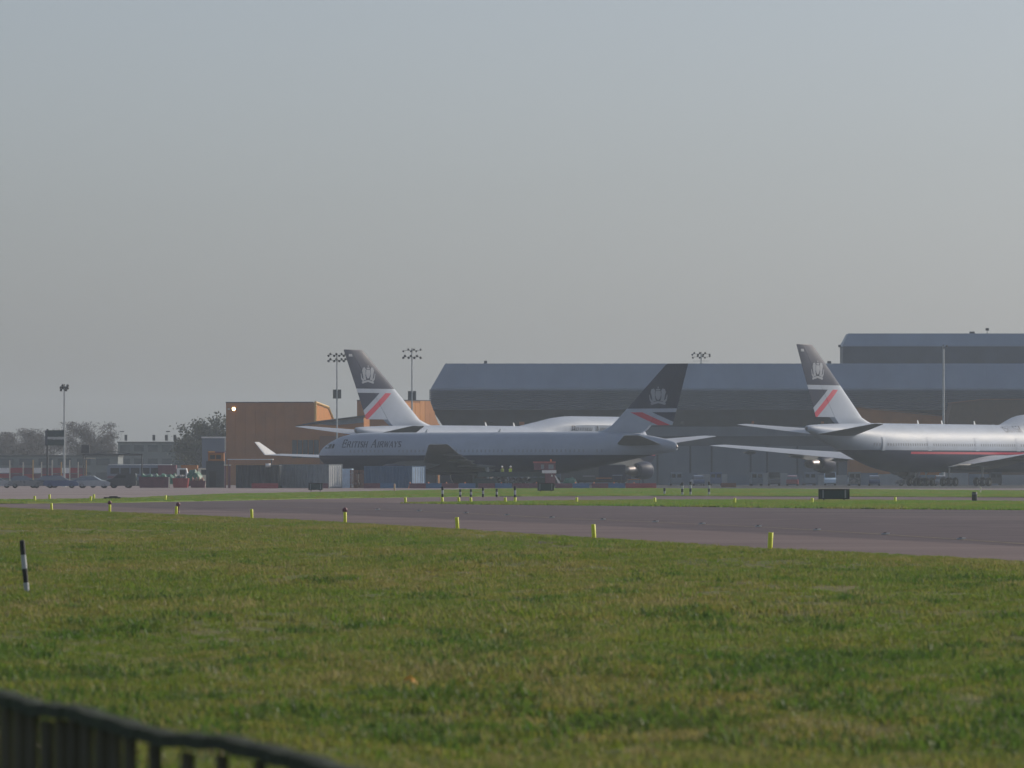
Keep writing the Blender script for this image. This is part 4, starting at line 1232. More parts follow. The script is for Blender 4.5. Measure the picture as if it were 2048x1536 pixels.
# ------------------------------------------------------------------ floodlight masts
def mast(label, px, Y, top, rows, boxy=None, thick=.13, single=False):
    o = thing('floodlight_mast', label, 'light mast', (wx(px, Y), Y, 0), 0, 'floodlight masts on the apron')
    H = hz(top, Y)
    mb = MB(); mb.tube([(0, 0, 0), (0, 0, H * .5), (0, 0, H)], [thick * 1.35, thick, thick * .8], 10); mb.lathe([(0, thick * 2.4), (.12, thick * 2.4), (.13, thick)], (0, 0, 0), 'z', 12)
    mb.build('pole', M_POLE, o)
    for (zr, xs, sz) in rows:
        z = hz(zr, Y)
        mb = MB(); mb.tube([(min(xs) - .1, 0, z), (max(xs) + .1, 0, z)], .03, 6); mb.tube([(0, 0, z), (0, 0, z + .35)], .07, 6); arm = mb.build('crossarm', M_DGREY, o)
        for i, x in enumerate(xs):
            mb = MB(); tilt = Matrix.Rotation(R(-28), 3, 'X') @ Matrix.Rotation(R(18 if x > 0 else -18), 3, 'Z')
            dz = (.16 if i % 2 else -.12) if sz > .1 else 0
            mb.lathe([(-.16, sz * .2), (-.10, sz * .46), (.12, sz * .56), (.13, sz * .5), (.10, .01)], (x, -.14, z + dz), 'y', 12)
            mb.tube([(x, 0, z), (x, -.02, z + dz)], .03, 5)
            mb.build('floodlight', M_LAMPD, o)
    if boxy:
        za, zb_ = hz(boxy[1], Y), hz(boxy[0], Y)
        mb = MB(); mb.box2((-.62, thick * .9, za), (.62, thick * .9 + .35, zb_)); mb.build('control_box', M_DGREY, o)
    return o
hx = [-1.28, -.98, -.42, -.08, .35, .70, 1.02, 1.30]
mast('tall floodlight mast left of the crested fin, with two close rows of lamps', 674, 905, 706, [(710, hx, .34), (720.5, hx, .36)], (779, 797))
mast('tall floodlight mast between the crested fin and hangar end, two spaced lamp rows', 824, 905, 698, [(701, [-1.3, -.55, -.15, .3, .65, 1.3], .30), (714, [-1.3, -1.05, -.5, -.15, .35, .75, 1.3], .36)], (782, 800))
mast('shorter floodlight mast by the double sign board at the left', 128.5, 815, 772, [(773.5, [-.45, -.2, .22, .46], .36), (778.5, [-.45, -.2, .22, .46], .34)], None, .12)
mast('floodlight mast whose lamp head just clears the long hangar roof', 1402.5, 1050, 706, [(708, [-1.55, -1.2, -.55, -.2, .35, .7, 1.5], .36), (714, [-1.45, -.6, -.25, .3, .65, 1.5], .34), (722, [-1.3, 1.3], .05)], None, .15)
mast('slim pale mast standing against the hangar above the right-hand jet', 1887, 890, 693, [(694, [.1, .5], .3)], None, .17)
for px in (244, 336):
    o = thing('street_lamp', 'thin far street lamp over the office roof, %s one' % ('left' if px == 244 else 'right'), 'street lamp', (wx(px, 1180), 1180, 0), 0, 'far street lamps')
    H = hz(863, 1180); mb = MB(); mb.tube([(0, 0, 0), (0, 0, H)], .05, 6); mb.build('pole', M_POLE, o)
    mb = MB(); mb.box((0, 0, H), (.8, .3, .2)); mb.build('lamp', M_DGREY, o)
# ------------------------------------------------------------------ apron clutter
def container(label, px, Y, ln, rz, side, end, h=2.6, group='shipping containers along the apron edge', name='shipping_container'):
    """px = where its front left corner stands"""
    o = thing(name, label, 'container', (wx(px, Y), Y, 0), rz, group)
    w = 2.44
    def corr(n, a, b, fixed, along, m, nm, out):
        mb = MB(); st = (b - a) / n
        pts = []
        for i in range(n):
            x = a + i * st
            pts += [(x, 0), (x + st * .35, 0), (x + st * .5, .07), (x + st * .85, .07)]
        pts.append((b, 0))
        for (p, q) in zip(pts[:-1], pts[1:]):
            def P(t, d, z):
                return (t, fixed - out * d, z) if along == 'x' else (fixed - out * d, t, z)
            mb.add([P(p[0], p[1], .2), P(q[0], q[1], .2), P(q[0], q[1], h - .12), P(p[0], p[1], h - .12)], [(0, 1, 2, 3)])
        mb.build(nm, m, o, fix=False)
    corr(int(ln / .5), .1, ln - .1, 0.02, 'x', side, 'side_wall', -1)
    corr(int(ln / .5), .1, ln - .1, w - .02, 'x', side, 'side_wall', 1)
    corr(6, .1, w - .1, ln - .02, 'y', end, 'end_wall', 1)
    corr(6, .1, w - .1, .02, 'y', end, 'end_wall', -1)
    mb = MB()
    for x in (0, ln - .12):
        for y in (0, w - .12): mb.box2((x, y, 0), (x + .12, y + .12, h))
    for y in (0, w - .12):
        mb.box2((.12, y, 0.02), (ln - .12, y + .12, .2)); mb.box2((.12, y, h - .12), (ln - .12, y + .12, h))
    for x in (0, ln - .12):
        mb.box2((x, .12, .02), (x + .12, w - .12, .2)); mb.box2((x, .12, h - .12), (x + .12, w - .12, h))
    mb.build('frame', side, o)
    mb = MB(); mb.box2((.1, .1, h - .1), (ln - .1, w - .1, h - .04)); mb.build('roof', side, o)
    mb = MB(); mb.box2((.1, .1, .1), (ln - .1, w - .1, .19)); mb.build('floor', M_DGREY, o)
    mb = MB()
    for y in (.55, 1.0, 1.44, 1.9): mb.tube([(ln + .06, y, .3), (ln + .06, y, h - .2)], .025, 6)
    mb.build('lock_bar', M_GREY, o)
    return o
YC = 716
container('dark green grey container with a pale roof line and a small white panel', 472, YC, 5.2, R(-6), M_DGREY, M_DGREY, 2.75)
container('long grey container whose sunlit white corrugated end faces right', 558, YC + 4, 8.0, R(-40), M_GREY, M_WHITE, 2.85)
container('long dark blue container with a pale blue corrugated end', 728, YC + 2, 7.6, R(-40), M_BLUE, M_PBLUE, 2.65)
container('short grey container standing left of the white-ended one', 541, YC + 8, 2.2, R(-4), M_GREY, M_GREY, 2.8)
container('narrow pale blue container half hidden behind the white-ended one', 684, YC + 12, 1.2, R(-3), M_PBLUE, M_PBLUE, 2.35)
o = thing('lean_to_roof', 'pale sheet roof laid over the dark container', 'roof', (wx(455, YC - .4), YC - .4, 0))
mb = MB(); zt = hz(918, YC); mb.box2((0, -.1, zt - .1), (5.4, 2.6, zt)); mb.build('roof_sheet', M_WHITE, o)
for x in (.1, 5.25):
    mb = MB(); mb.tube([(x, 0, 0), (x, 0, zt - .1)], .06, 8); mb.build('post', M_MAROON if x < 1 else M_DGREY, o)
o = thing('water_tank', 'small white tank hung on the dark container wall', 'tank', (wx(536, YC - .6), YC - .6, hz(934, YC)))
mb = MB(); mb.lathe([(-.3, .02), (-.3, .22), (.3, .22), (.3, .02)], (0, 0, .2), 'x', 14); mb.build('drum', M_WHITE, o)
mb = MB(); mb.tube([(0, 0, -hz(934, YC)), (0, 0, .0)], .05, 6); mb.build('stand', M_DGREY, o)

# crates stacked between the two long containers
crate_me = None
for k in range(10):
    cxr = wx(700, YC + 8) + (k % 2) * 1.12; zc = (k // 2) * .44
    mb = MB()
    if crate_me is None:
        for z in (0, .15, .29): mb.box2((0, 0, z), (1.0, .9, z + .11))
        for x in (.02, .48, .92):
            mb.box2((x, -.03, 0), (x + .07, -.003, .41)); mb.box2((x, .903, 0), (x + .07, .93, .41))
        crate_me = mb.mesh('crate', M_BRICK)
    lv = ('bottom', 'second', 'third', 'fourth', 'top')[k // 2]
    tag(mesh_obj('crate', crate_me, None, None, (cxr, YC + 8 + random.uniform(-.08, .08), zc + .01), random.uniform(-.05, .05)), 'brown slatted crate at the %s of the %s stack between two long containers' % (lv, 'left' if k % 2 == 0 else 'right'), 'crate', 'crates stacked between the containers')

# vehicles
def wheels(o, xs, half, r, w=.22):
    for x in xs:
        for s in (-1, 1):
            mesh_obj('wheel', wheel_mesh(r, w), None, o, (x, s * half, 0))
def car(label, px, Y, rz, paint, group='cars parked at the left end of the apron', est=False):
    o = thing('parked_car', label, 'car', (wx(px, Y), Y, 0), rz, group)
    mb = MB(); w = .83
    lower = [(-2.1, .35), (-2.08, .72), (-1.95, .9), (1.0, .95), (1.95, .78), (2.12, .6), (2.1, .32), (1.75, .25), (-1.8, .25)]
    mb.prism(lower, 'y', -w, w)
    body = mb.build('body', paint, o)
    top = [(-1.85, .92), (-1.55, 1.38), (-.9, 1.46), (.1, 1.44), (.95, .95)] if not est else [(-2.0, .92), (-1.9, 1.42), (-.9, 1.48), (.1, 1.46), (.95, .95)]
    n = len(top); vs = [(x, -(w - .04 - (z - .92) * .28), z) for x, z in top] + [(x, (w - .04 - (z - .92) * .28), z) for x, z in top]
    mb = MB(); mb.add(vs, [tuple(range(n))[::-1], tuple(range(n, 2 * n))] + [(i, (i + 1) % n, n + (i + 1) % n, n + i) for i in range(n)]); mb.build('glasshouse', M_CARGLASS, o)
    mb = MB(); rf = [(x, z) for x, z in top[1:-1]]
    mb.prism([(rf[0][0] + .05, rf[0][1] + .0), (rf[1][0], rf[1][1] + .012), (rf[2][0] - .02, rf[2][1] + .005), (rf[2][0], rf[2][1] + .045), (rf[1][0], rf[1][1] + .05), (rf[0][0], rf[0][1] + .045)], 'y', -.66, .66); mb.build('roof', paint, o)
    wheels(o, (-1.3, 1.3), .72, .31)
    for s in (-1, 1):
        mb = MB(); mb.box((2.09, s * .58, .66), (.06, .3, .13)); mb.build('headlight', M_METAL, o)
    return o
def van(label, px, Y, rz, paint, group='vans and cars parked before the hangar doors', h=2.0, ln=4.6):
    o = thing('parked_van', label, 'van', (wx(px, Y), Y, 0), rz, group)
    a = ln / 2
    prof = [(-a, .35), (-a, h - .1), (-a + .1, h), (a - 1.5, h), (a - .8, 1.15), (a - .1, .95), (a, .4), (a - .3, .28), (-a + .2, .28)]
    MB().prism(prof, 'y', -.85, .85).build('body', paint, o)
    mb = MB(); mb.add([(a - 1.46, -.74, h - .06), (a - 1.46, .74, h - .06), (a - .8, .78, 1.2), (a - .8, -.78, 1.2)], [(0, 1, 2, 3)])
    for v in range(4):
        x, y, z = mb.v[v]; mb.v[v] = (x + .03, y, z + .03)
    mb.build('windscreen', M_GLASS, o, fix=False)
    for s in (-1, 1):
        mb = MB(); mb.prism([(a - 2.4, 1.2), (a - 1.0, 1.2), (a - 1.5, h - .2), (a - 2.4, h - .2)], 'y', s * .852, s * .862); mb.build('side_window', M_GLASS, o)
    for s in (-.42, .42):
        mb = MB(); mb.box((-a - .01, s, h - .55), (.015, .6, .5)); mb.build('rear_window', M_GLASS, o)
    wheels(o, (-a + .9, a - .9), .74, .33)
    return o
M_SILVERC = mat('silver_car_paint', (0.20, 0.21, 0.23), .28, metal=.5, var=.05, coat=.5)
M_WHITEC = mat('white_car_paint', (0.42, 0.43, 0.45), .3, var=.05, coat=.5)
M_BLUEC = mat('blue_car_paint', (0.06, 0.10, 0.22), .3, var=.05, coat=.5)
M_DARKC = mat('dark_car_paint', (0.03, 0.035, 0.045), .3, var=.05, coat=.5)
M_REDC = mat('red_car_paint', (0.28, 0.03, 0.035), .3, var=.05, coat=.5)
M_GREYBLUE = mat('grey_blue_van_paint', (0.14, 0.18, 0.24), .4, var=.08, coat=.3)
for (px, Y, rz, m, lab, e) in [
    (52, 722, 4, M_SILVERC, 'silver car in front of the red and white barrier posts, at the left edge', 0),
    (88, 735, 178, M_DARKC, 'dark car behind a silver one below the double sign board', 1),
    (122, 720, 2, M_BLUEC, 'blue car below the floodlight mast at the left', 1),
    (165, 738, 181, M_BLUEC, 'dark blue car half hidden behind the pale ones', 0),
    (187, 722, -3, M_WHITEC, 'white car nearest the dark van at the end of the row', 0),
    (-8, 722, 3, M_WHITEC, 'white car beyond the left end of the parked row', 0),
    (-80, 722, 181, M_BLUEC, 'blue car farthest along the parked row', 1)]:
    car(lab, px, Y, R(rz), m, est=bool(e))
van('dark blue grey van parked beside the white car, left of the maroon skip', 243, 722, R(178), M_DARKC, 'service vehicles by the skips', 1.75, 3.6)
car('dark low car beside the maroon skip', 276, 735, R(4), M_DARKC, 'service vehicles by the skips')

def skip(label, px, Y, rz, paint, ln=3.4, h=1.35, heap=None):
    o = thing('skip', label, 'skip', (wx(px, Y), Y, 0), rz, 'skips on the apron edge')
    a = ln / 2
    prof = [(-a + .12, .05), (a - .12, .05), (a, h), (a - .08, h), (a - .2, .15), (-a + .2, .15), (-a + .08, h), (-a, h)]
    mb = MB()
    mb.prism([(-a + .12, .05), (a - .12, .05), (a, h), (-a, h)], 'y', -.85, -.78); mb.prism([(-a + .12, .05), (a - .12, .05), (a, h), (-a, h)], 'y', .78, .85)
    mb.prism(prof, 'y', -.775, .775)
    mb.build('body', paint, o)
    mb = MB()
    for x in np.linspace(-a + .7, a - .7, 5): mb.box2((x - .05, -.92, .3), (x + .05, -.853, h - .12))
    mb.box2((-a, -.95, h - .1), (a, -.853, h)); mb.build('rib', paint, o)
    if heap:
        mb = MB(); n = 10; rows_ = []
        for j in range(6):
            yy = -.76 + 1.52 * j / 5; rows_.append([(-a + .15 + (ln - .3) * i / n, yy, h - .15 + (.55 * math.sin(math.pi * j / 5) * abs(math.sin(i * 1.3)) + random.uniform(0, .15) if 0 < i < n and 0 < j < 5 else 0)) for i in range(n + 1)])
        mb.grid(rows_, sm=False); mb.build('load', heap, o)
    return o
skip('maroon skip with a pale post beside it, under the green sheeting', 308, 720, R(2), M_MAROON, 3.6, 1.35, M_GREEN)
skip('dull red skip beside the pale post, heaped with rubble', 362, 720, R(-2), M_REDP, 1.9, 1.2, M_DGREY)
skip('low dark skip heaped with rubble against the dark cabin', 396, 722, R(1), M_MAROON, 1.9, .9, M_BRICK)
o = tag(MB().box2((0, 0, 0), (.16, .16, 1.35)).build('pale_post', M_CREAM, None, (wx(337, 717), 717, 0)), 'pale upright post between the maroon and red skips', 'post')
def tarp(label, px, Y, w, h, seed, m=M_GREEN):
    r_ = random.Random(seed); rows_ = []
    for j in range(6):
        rows_.append([((i / 9 - .5) * w * (1 - .12 * abs(j - 2.5)), (j - 2.5) * .5, max(0.0, h * (1 - ((i - 4.5) / 4.9) ** 2) * (1 - ((j - 2.5) / 2.9) ** 2) * r_.uniform(.75, 1.1))) for i in range(10)])
    mb = MB(); mb.grid(rows_, sm=False)
    tag(mb.build('tarpaulin_heap', m, None, (wx(px, Y), Y, 0.01)), label, 'tarpaulin', 'sheeted heaps on the apron')
tarp('green sheeted heap behind the maroon skip', 338, 745, 4.6, 2.0, 1)
tarp('green sheeted heap beside the dark cabin', 388, 748, 3.4, 2.3, 2)
tarp('dark green sheeted heap left of the maroon skip', 298, 752, 3.0, 1.7, 3, M_GREENB)

cab = thing('site_cabin', 'dark tall cabin with brown top and orange lamp beside the skips', 'cabin', (wx(412, 742), 742, 0))
MB().box2((0, 0, 0), (2.25, 2.6, hz(922, 742))).build('wall', M_DGREY, cab)
mb = MB(); mb.box2((.25, .1, hz(922, 742) + .003), (2.2, 2.4, hz(906, 742))); mb.build('upper_wall', M_BROWN_SHADE, cab)
mb = MB(); mb.box2((.2, .0, hz(906, 742) + .003), (2.3, 2.5, hz(903.5, 742))); mb.build('roof', M_MAROON, cab)
mb = MB(); mb.box2((.3, -.15, hz(905, 742)), (1.1, .09, hz(902.5, 742))); mb.build('roof_lamp', mat('orange_lens', (.9, .42, .08), .3), cab)
for x in (.5, 1.25):
    mb = MB(); mb.box2((x, .06, hz(918, 742)), (x + .6, .098, hz(910, 742))); mb.build('window', M_GLASS, cab)
mb = MB(); mb.box2((.4, -.05, .1), (1.25, -.004, 2.05)); mb.build('door', M_BLKP, cab)
o = thing('red_post_frame', 'dull red upright frame between the dark cabin and the dark container', 'frame', (wx(449, 730), 730, 0))
for x in (0, .55):
    mb = MB(); mb.box2((x, 0, 0), (x + .18, .18, 2.7)); mb.build('post', M_MAROON, o)
mb = MB(); mb.box2((-.05, -.02, 2.703), (.8, .2, 2.85)); mb.build('beam', M_CREAM, o)

# coach and lorries further back
def coach(label, px, Y, rz, ln=9.5):
    o = thing('coach', label, 'coach', (wx(px, Y), Y, 0), rz)
    MB().prism([(0, .4), (ln, .4), (ln, 2.4), (ln - .3, 3.0), (.2, 3.0), (0, 2.7)], 'y', 0, 2.4).build('body', M_GREYBLUE, o)
    mb = MB(); mb.box2((.2, .1, 3.004), (ln - .3, 2.3, 3.12)); mb.build('roof', M_WHITE, o)
    for i in range(6):
        mb = MB(); x = .5 + i * 1.45; mb.box2((x, -.03, 1.75), (x + 1.25, -.004, 2.6)); mb.build('window', M_GLASS, o)
    mb = MB(); mb.box2((0.05, -.035, 1.1), (ln - .05, -.004, 1.45)); mb.build('stripe', M_MAROON, o)
    for x in (1.6, ln - 2.2):
        for y in (.15, 2.25): mesh_obj('wheel', wheel_mesh(.48, .28), None, o, (x, y, 0))
    return o
coach('long pale roofed coach with dark windows behind the gantry', 214, 860, R(1))
def lorry(label, px, Y, rz, box, cabm, ln=3.6):
    o = thing('lorry', label, 'lorry', (wx(px, Y), Y, 0), rz, 'lorries parked behind the skips')
    mb = MB(); mb.box2((0, 0, .9), (ln, 2.3, 2.9)); mb.build('box_body', box, o)
    MB().prism([(ln + .1, .5), (ln + 1.6, .5), (ln + 1.6, 1.6), (ln + 1.35, 2.5), (ln + .1, 2.5)], 'y', .1, 2.2).build('cab', cabm, o)
    mb = MB(); mb.box2((ln + .5, .06, 1.6), (ln + 1.3, .097, 2.3)); mb.build('side_window', M_GLASS, o)
    mb = MB(); mb.box2((.0, .3, .6), (ln + .5, 2.0, .86)); mb.build('chassis', M_BLKP, o)
    for x in (.8, ln + .8):
        for y in (.2, 2.1): mesh_obj('wheel', wheel_mesh(.45, .26), None, o, (x, y, 0))
    return o
lorry('lorry with a red box body and white cab above the green sheeting', 316, 800, R(0), M_MAROON, M_WHITE, 2.4)
lorry('lorry with a dark brown box body left of the dark cabin', 362, 805, R(0), M_BROWN_SHADE, M_CREAM, 2.2)

# gantry, sign boards, barrier on the left
o = thing('height_gantry', 'dark pipe gantry with two legs over the parked vehicles, left of the office block', 'gantry', (wx(167, 790), 790, 0))
gw = wx(284, 790) - wx(167, 790); gh = hz(909, 790)
for x in (0, gw):
    mb = MB(); mb.tube([(x, 0, 0), (x, 0, gh)], .10, 8); mb.build('leg', M_DGREY, o)
mb = MB(); mb.tube([(-.1, 0, gh), (gw + .1, 0, gh)], .13, 8); mb.tube([(gw * .2, 0, gh + .12), (gw * .5, 0, gh + .45), (gw * .8, 0, gh + .12)], .04, 6); mb.build('beam', M_DGREY, o)
mb = MB(); mb.box2((.1, -.2, hz(917.5, 790)), (1.6, -.1, hz(915.8, 790))); mb.build('clearance_bar', M_CREAM, o)
o = thing('signal_box', 'dark square box on a thin post above the gantry beam', 'signal', (wx(171, 786), 786, 0))
mb = MB(); mb.box2((-.52, -.2, hz(906, 786)), (.52, .3, hz(890, 786))); mb.build('housing', M_DGREY, o)
mb = MB(); mb.tube([(0, .05, 0), (0, .05, hz(906, 786))], .07, 8); mb.build('post', M_DGREY, o)
o = thing('double_sign_board', 'two dark boards one above the other on a post beside the left mast', 'sign', (wx(95, 788), 788, 0))
mb = MB(); mb.tube([(0, 0, 0), (0, 0, hz(858, 788))], .14, 10); mb.build('post', M_DGREY, o)
mb = MB(); mb.box2((-.3, -.2, hz(891, 788)), (.0, -.15, hz(861, 788))); mb.build('side_panel', M_CLADD, o)
for (a, b) in ((873.5, 860.5), (891, 879)):
    mb = MB(); mb.box2((.02, -.3, hz(a, 788)), (2.18, -.15, hz(b, 788))); mb.build('board', M_GREENB, o)
mb = MB(); mb.box2((.02, -.26, hz(878, 788)), (2.18, -.17, hz(874.5, 788))); mb.build('gap_rail', M_POLE, o)
o = thing('site_barrier_fence', 'run of red and white boards on pale posts behind the parked cars', 'barrier', (wx(-10, 850), 850, 0))
bx = [0, 2.1, 4.0, 5.4, 6.6, 8.1, 9.4, 10.6, 11.8, 12.9]
for i, x in enumerate(bx):
    mb = MB(); mb.box2((x - .07, -.08, 0), (x + .07, .06, hz(920 if i % 2 else 924, 850))); mb.build('post', M_CREAM if i % 3 else M_YELTRIM, o)
for i, (a, b) in enumerate(zip(bx[:-1], bx[1:])):
    for j, (z0, z1) in enumerate(((1.15, 1.75), (1.85, 2.6))):
        mb = MB(); mb.box2((a + .09, -.03, z0), (b - .09, .03, z1)); mb.build('board', (M_REDP if (i + j) % 2 == 0 else M_MAROON) if j == 0 or i % 3 else M_WHITE, o)

# water-filled barriers along the apron edge, red and blue by turns
def wbarrier_mesh(m):
    mb = MB(); mb.prism([(-.22, 0), (.22, 0), (.22, .16), (.10, .34), (.08, .60), (-.08, .60), (-.10, .34), (-.22, .16)], 'x', -.97, .97)
    mb.box2((-.99, -.05, .15), (-.975, .05, .5)); mb.box2((.975, -.05, .15), (.99, .05, .5))
    return mb.mesh('barrier', m)
WB = [wbarrier_mesh(M_MAROON), wbarrier_mesh(M_BLUEP), wbarrier_mesh(M_REDP)]
places = [(744, 0), (776, 1), (835, 0), (868, 1), (900, 0), (934, 1), (973, 0), (1007, 1), (1042, 0), (1075, 0), (1128, 0), (1162, 1), (1200, 0), (1233, 1), (1268, 2), (1296, 2), (640, 0), (520, 2), (540, 2)]
words = ['under the dark blue container', 'beside the dark blue container front', 'right of the pale blue container end', 'next after the pale blue container', 'under the near wing tip', 'just right of the near wing tip', 'left below the two workers', 'right below the two workers', 'right of the worker platform middle', 'left of the green sign by the red truck', 'right of the white sloping chute', 'second right of the chute', 'third right of the chute', 'fourth right of the chute', 'below the distant engine cowl', 'last before the pale marker post', 'in front of the grey container', 'under the dark container, left one', 'under the dark container, right one']
for (px, c), wd in zip(places, words):
    Yb = 708
    tag(mesh_obj('plastic_barrier', WB[c], None, None, (wx(px, Yb), Yb + random.uniform(-.3, .3), 0.006), R(random.uniform(-4, 4))), '%s low plastic barrier %s' % (('maroon', 'blue', 'red')[c], wd), 'barrier', 'plastic barriers along the apron edge')

# cones and small markers
def cone_mesh():
    mb = MB(); mb.lathe([(.04, .21), (.1, .19), (.72, .05), (.75, .02)], (0, 0, 0), 'z', 12, 0); mb.box2((-.24, -.24, 0), (.24, .24, .05), 0)
    mb.lathe([(.36, .142), (.52, .105)], (0, 0, 0), 'z', 12, 1)
    return mb.mesh('cone', [M_ORG, M_WHITE])
CM = cone_mesh()
for px, wd in ((820, 'at the left foot of the pale blue container end'), (857, 'just right of the pale blue container end'), (893, 'below the near wing'), (930, 'left of the worker platform'), (1003, 'under the left worker'), (1073, 'left of the red truck'), (1151, 'right of the white chute'), (1188, 'midway between chute and far engine'), (1228, 'left of the far engine cowl'), (1268, 'below the far engine nozzle')):
    tag(mesh_obj('traffic_cone', CM, None, None, (wx(px, 712), 712, .62 if False else .006)), 'orange traffic cone ' + wd, 'cone', 'cones behind the plastic barriers')

# worker platform with two people, red truck
pl = thing('work_platform', 'long dark green maintenance platform on thin legs beneath the twin jet', 'platform', (wx(955, 716), 716, 0))
pw = wx(1092, 716) - wx(955, 716)
mb = MB(); mb.box2((0, 0, .72), (pw, 1.8, .86)); mb.build('deck', M_DGREY, pl)
for i in range(5):
    a = i * pw / 5; mb = MB(); mb.box2((a + .03, -.06, 1.36), (a + pw / 5 - .03, -.01, 1.95)); mb.build('guard_panel', M_GREENB, pl)
for i in range(6):
    x = .05 + i * (pw - .1) / 5
    for y in (.02, 1.7):
        mb = MB(); mb.box2((x - .05, y, 0.005), (x + .05, y + .1, 1.95)); mb.build('leg', M_DGREY, pl)
mb = MB(); mb.box2((0, 1.7, 1.9), (pw, 1.76, 1.96)); mb.box2((0, 1.7, 1.4), (pw, 1.76, 1.46)); mb.build('rear_rail', M_DGREY, pl)
st = MB()
for i in range(3): st.box2((pw + .04 + i * .28, .4, .52 - i * .22), (pw + .32 + i * .28, 1.4, .58 - i * .22))
st.build('steps', M_DGREY, pl)

def person(label, x, y, z, rz, hat, vest):
    o = thing('person', label, 'person', (x, y, z), rz, 'workers on the platform')
    me = bpy.data.meshes.new('body')
    V = [(0, 0, .95), (0, 0, 1.18), (0, 0, 1.40), (0, .0, 1.50), (0, -.01, 1.60), (0, -.015, 1.72),
         (.19, 0, 1.41), (.25, -.04, 1.14), (.20, -.22, 1.0), (.17, -.30, .99), (-.19, 0, 1.41), (-.25, -.04, 1.14), (-.20, -.22, 1.0), (-.17, -.30, .99),
         (.10, 0, .90), (.11, -.02, .50), (.11, .01, .09), (.12, -.14, .04), (-.10, 0, .90), (-.11, -.02, .50), (-.11, .01, .09), (-.12, -.14, .04)]
    E = [(0, 1), (1, 2), (2, 3), (3, 4), (4, 5), (2, 6), (6, 7), (7, 8), (8, 9), (2, 10), (10, 11), (11, 12), (12, 13), (0, 14), (14, 15), (15, 16), (16, 17), (0, 18), (18, 19), (19, 20), (20, 21)]
    RD = [.14, .145, .14, .06, .095, .085, .07, .05, .042, .04, .07, .05, .042, .04, .10, .07, .05, .045, .10, .07, .05, .045]
    me.from_pydata(V, E, []); me.materials.append(M_CLOTH)
    b = mesh_obj('body', me, None, o)
    b.modifiers.new('skin', 'SKIN'); b.modifiers.new('smooth', 'SUBSURF').levels = 1
    me.skin_vertices.new() if not me.skin_vertices else None
    for i, r_ in enumerate(RD):
        me.skin_vertices[0].data[i].radius = (r_, r_)
    me.skin_vertices[0].data[0].use_root = True
    mb = MB(); mb.lathe([(1.52, .075), (1.57, .10), (1.64, .108), (1.70, .10)], (0, -.015, 0), 'z', 14); mb.lathe([(-.04, .02), (0, .025)], (0, -.12, 1.62), 'y', 6); mb.build('face', M_SKIN, o)
    mb = MB(); mb.lathe([(1.68, .145), (1.69, .13), (1.75, .12), (1.80, .085), (1.83, .02)], (0, -.015, 0), 'z', 16); mb.build('helmet', hat, o)
    mb = MB(); mb.lathe([(.98, .185), (1.1, .18), (1.3, .20), (1.40, .205), (1.47, .15), (1.49, .08)], (0, 0, 0), 'z', 16)
    for i, v in enumerate(mb.v): mb.v[i] = (v[0] * 1.15, v[1] * .82, v[2])
    mb.build('vest', vest, o)
    for s in (-1, 1):
        mb = MB()
        mb.lathe([(-.01, .02), (0, .04), (.05, .045), (.09, .03)], (s * .17, -.33, .96), 'z', 8)
        for f in range(4): mb.tube([(s * .17 + (f - 1.5) * .02, -.36, .98), (s * .17 + (f - 1.5) * .021, -.41, .97 - .005 * f), (s * .17 + (f - 1.5) * .02, -.43, .94)], [.010, .009, .007], 5)
        mb.tube([(s * .13, -.33, .99), (s * .11, -.37, .98)], [.011, .008], 5)
        mb.build('hand', M_SKIN, o)
    return o
person('worker in a white helmet and yellow vest, nearer the middle of the green platform', wx(1004, 716.9), 716.9, .86, R(25), M_WHITE, mat('olive_vest', (.25, .32, .05), .7))
person('worker in a white helmet and bright yellow vest, right of the other worker', wx(1021, 716.9), 716.9, .86, R(-20), M_WHITE, M_HIVIS)

rt = thing('loader_truck', 'red and white high loader cab beneath the twin jet, beside the white chute', 'truck', (wx(1068, 713), 713, 0))
tw = wx(1111, 713) - wx(1068, 713)
mb = MB(); mb.box2((0, 0, hz(940, 713)), (tw, 2.2, hz(926, 713))); mb.build('cab', M_MAROON, rt)
mb = MB(); mb.box2((-.1, -.1, hz(926, 713) + .003), (tw + .02, 2.3, hz(923, 713))); mb.build('roof', mat('faded_red_paint', (.42, .10, .09), .5), rt)
for (a, b) in ((14, 20), (29, 39)):
    mb = MB(); mb.box2((a / 16.8, -.03, hz(938, 713)), (b / 16.8, -.004, hz(929, 713))); mb.build('window', M_GREY, rt)
mb = MB(); mb.box2((.95, -.06, hz(946.5, 713)), (tw + .1, 2.2, hz(940.3, 713))); mb.build('white_band', M_WHITE, rt)
mb = MB(); mb.box2((1.3, 0, .5), (tw, 2.2, hz(946.8, 713))); mb.build('body', M_MAROON, rt)
mb = MB(); mb.box2((-.4, .2, .55), (1.28, 2.0, 1.3)); mb.build('engine_housing', M_GREENB, rt)
mb = MB(); mb.tube([(tw - .55, -.1, hz(922.9, 713)), (tw - .55, -.1, hz(918.5, 713))], .09, 8); mb.build('beacon', M_ORG, rt)
for x in (.2, tw - .5):
    for y in (.2, 2.0): mesh_obj('wheel', wheel_mesh(.45, .26), None, rt, (x, y, 0))
mb = MB(); mb.box2((tw - .5, -.12, 1.4), (tw - .35, -.02, 1.6)); mb.build('headlight', M_WHITE, rt)
o = thing('cargo_chute', 'white sloping chute propped against the red truck', 'chute', (wx(1109, 711), 711, 0))
MB().prism([(0, hz(951, 711)), (.12, hz(951, 711)), (.75, hz(967, 711)), (.45, hz(967, 711))], 'y', 0, .9).build('slide', M_WHITE, o)
MB().prism([(.1, 0.01), (.2, 0.01), (.2, 1.2), (.1, 1.4)], 'y', .2, .3).build('prop', M_DGREY, o)

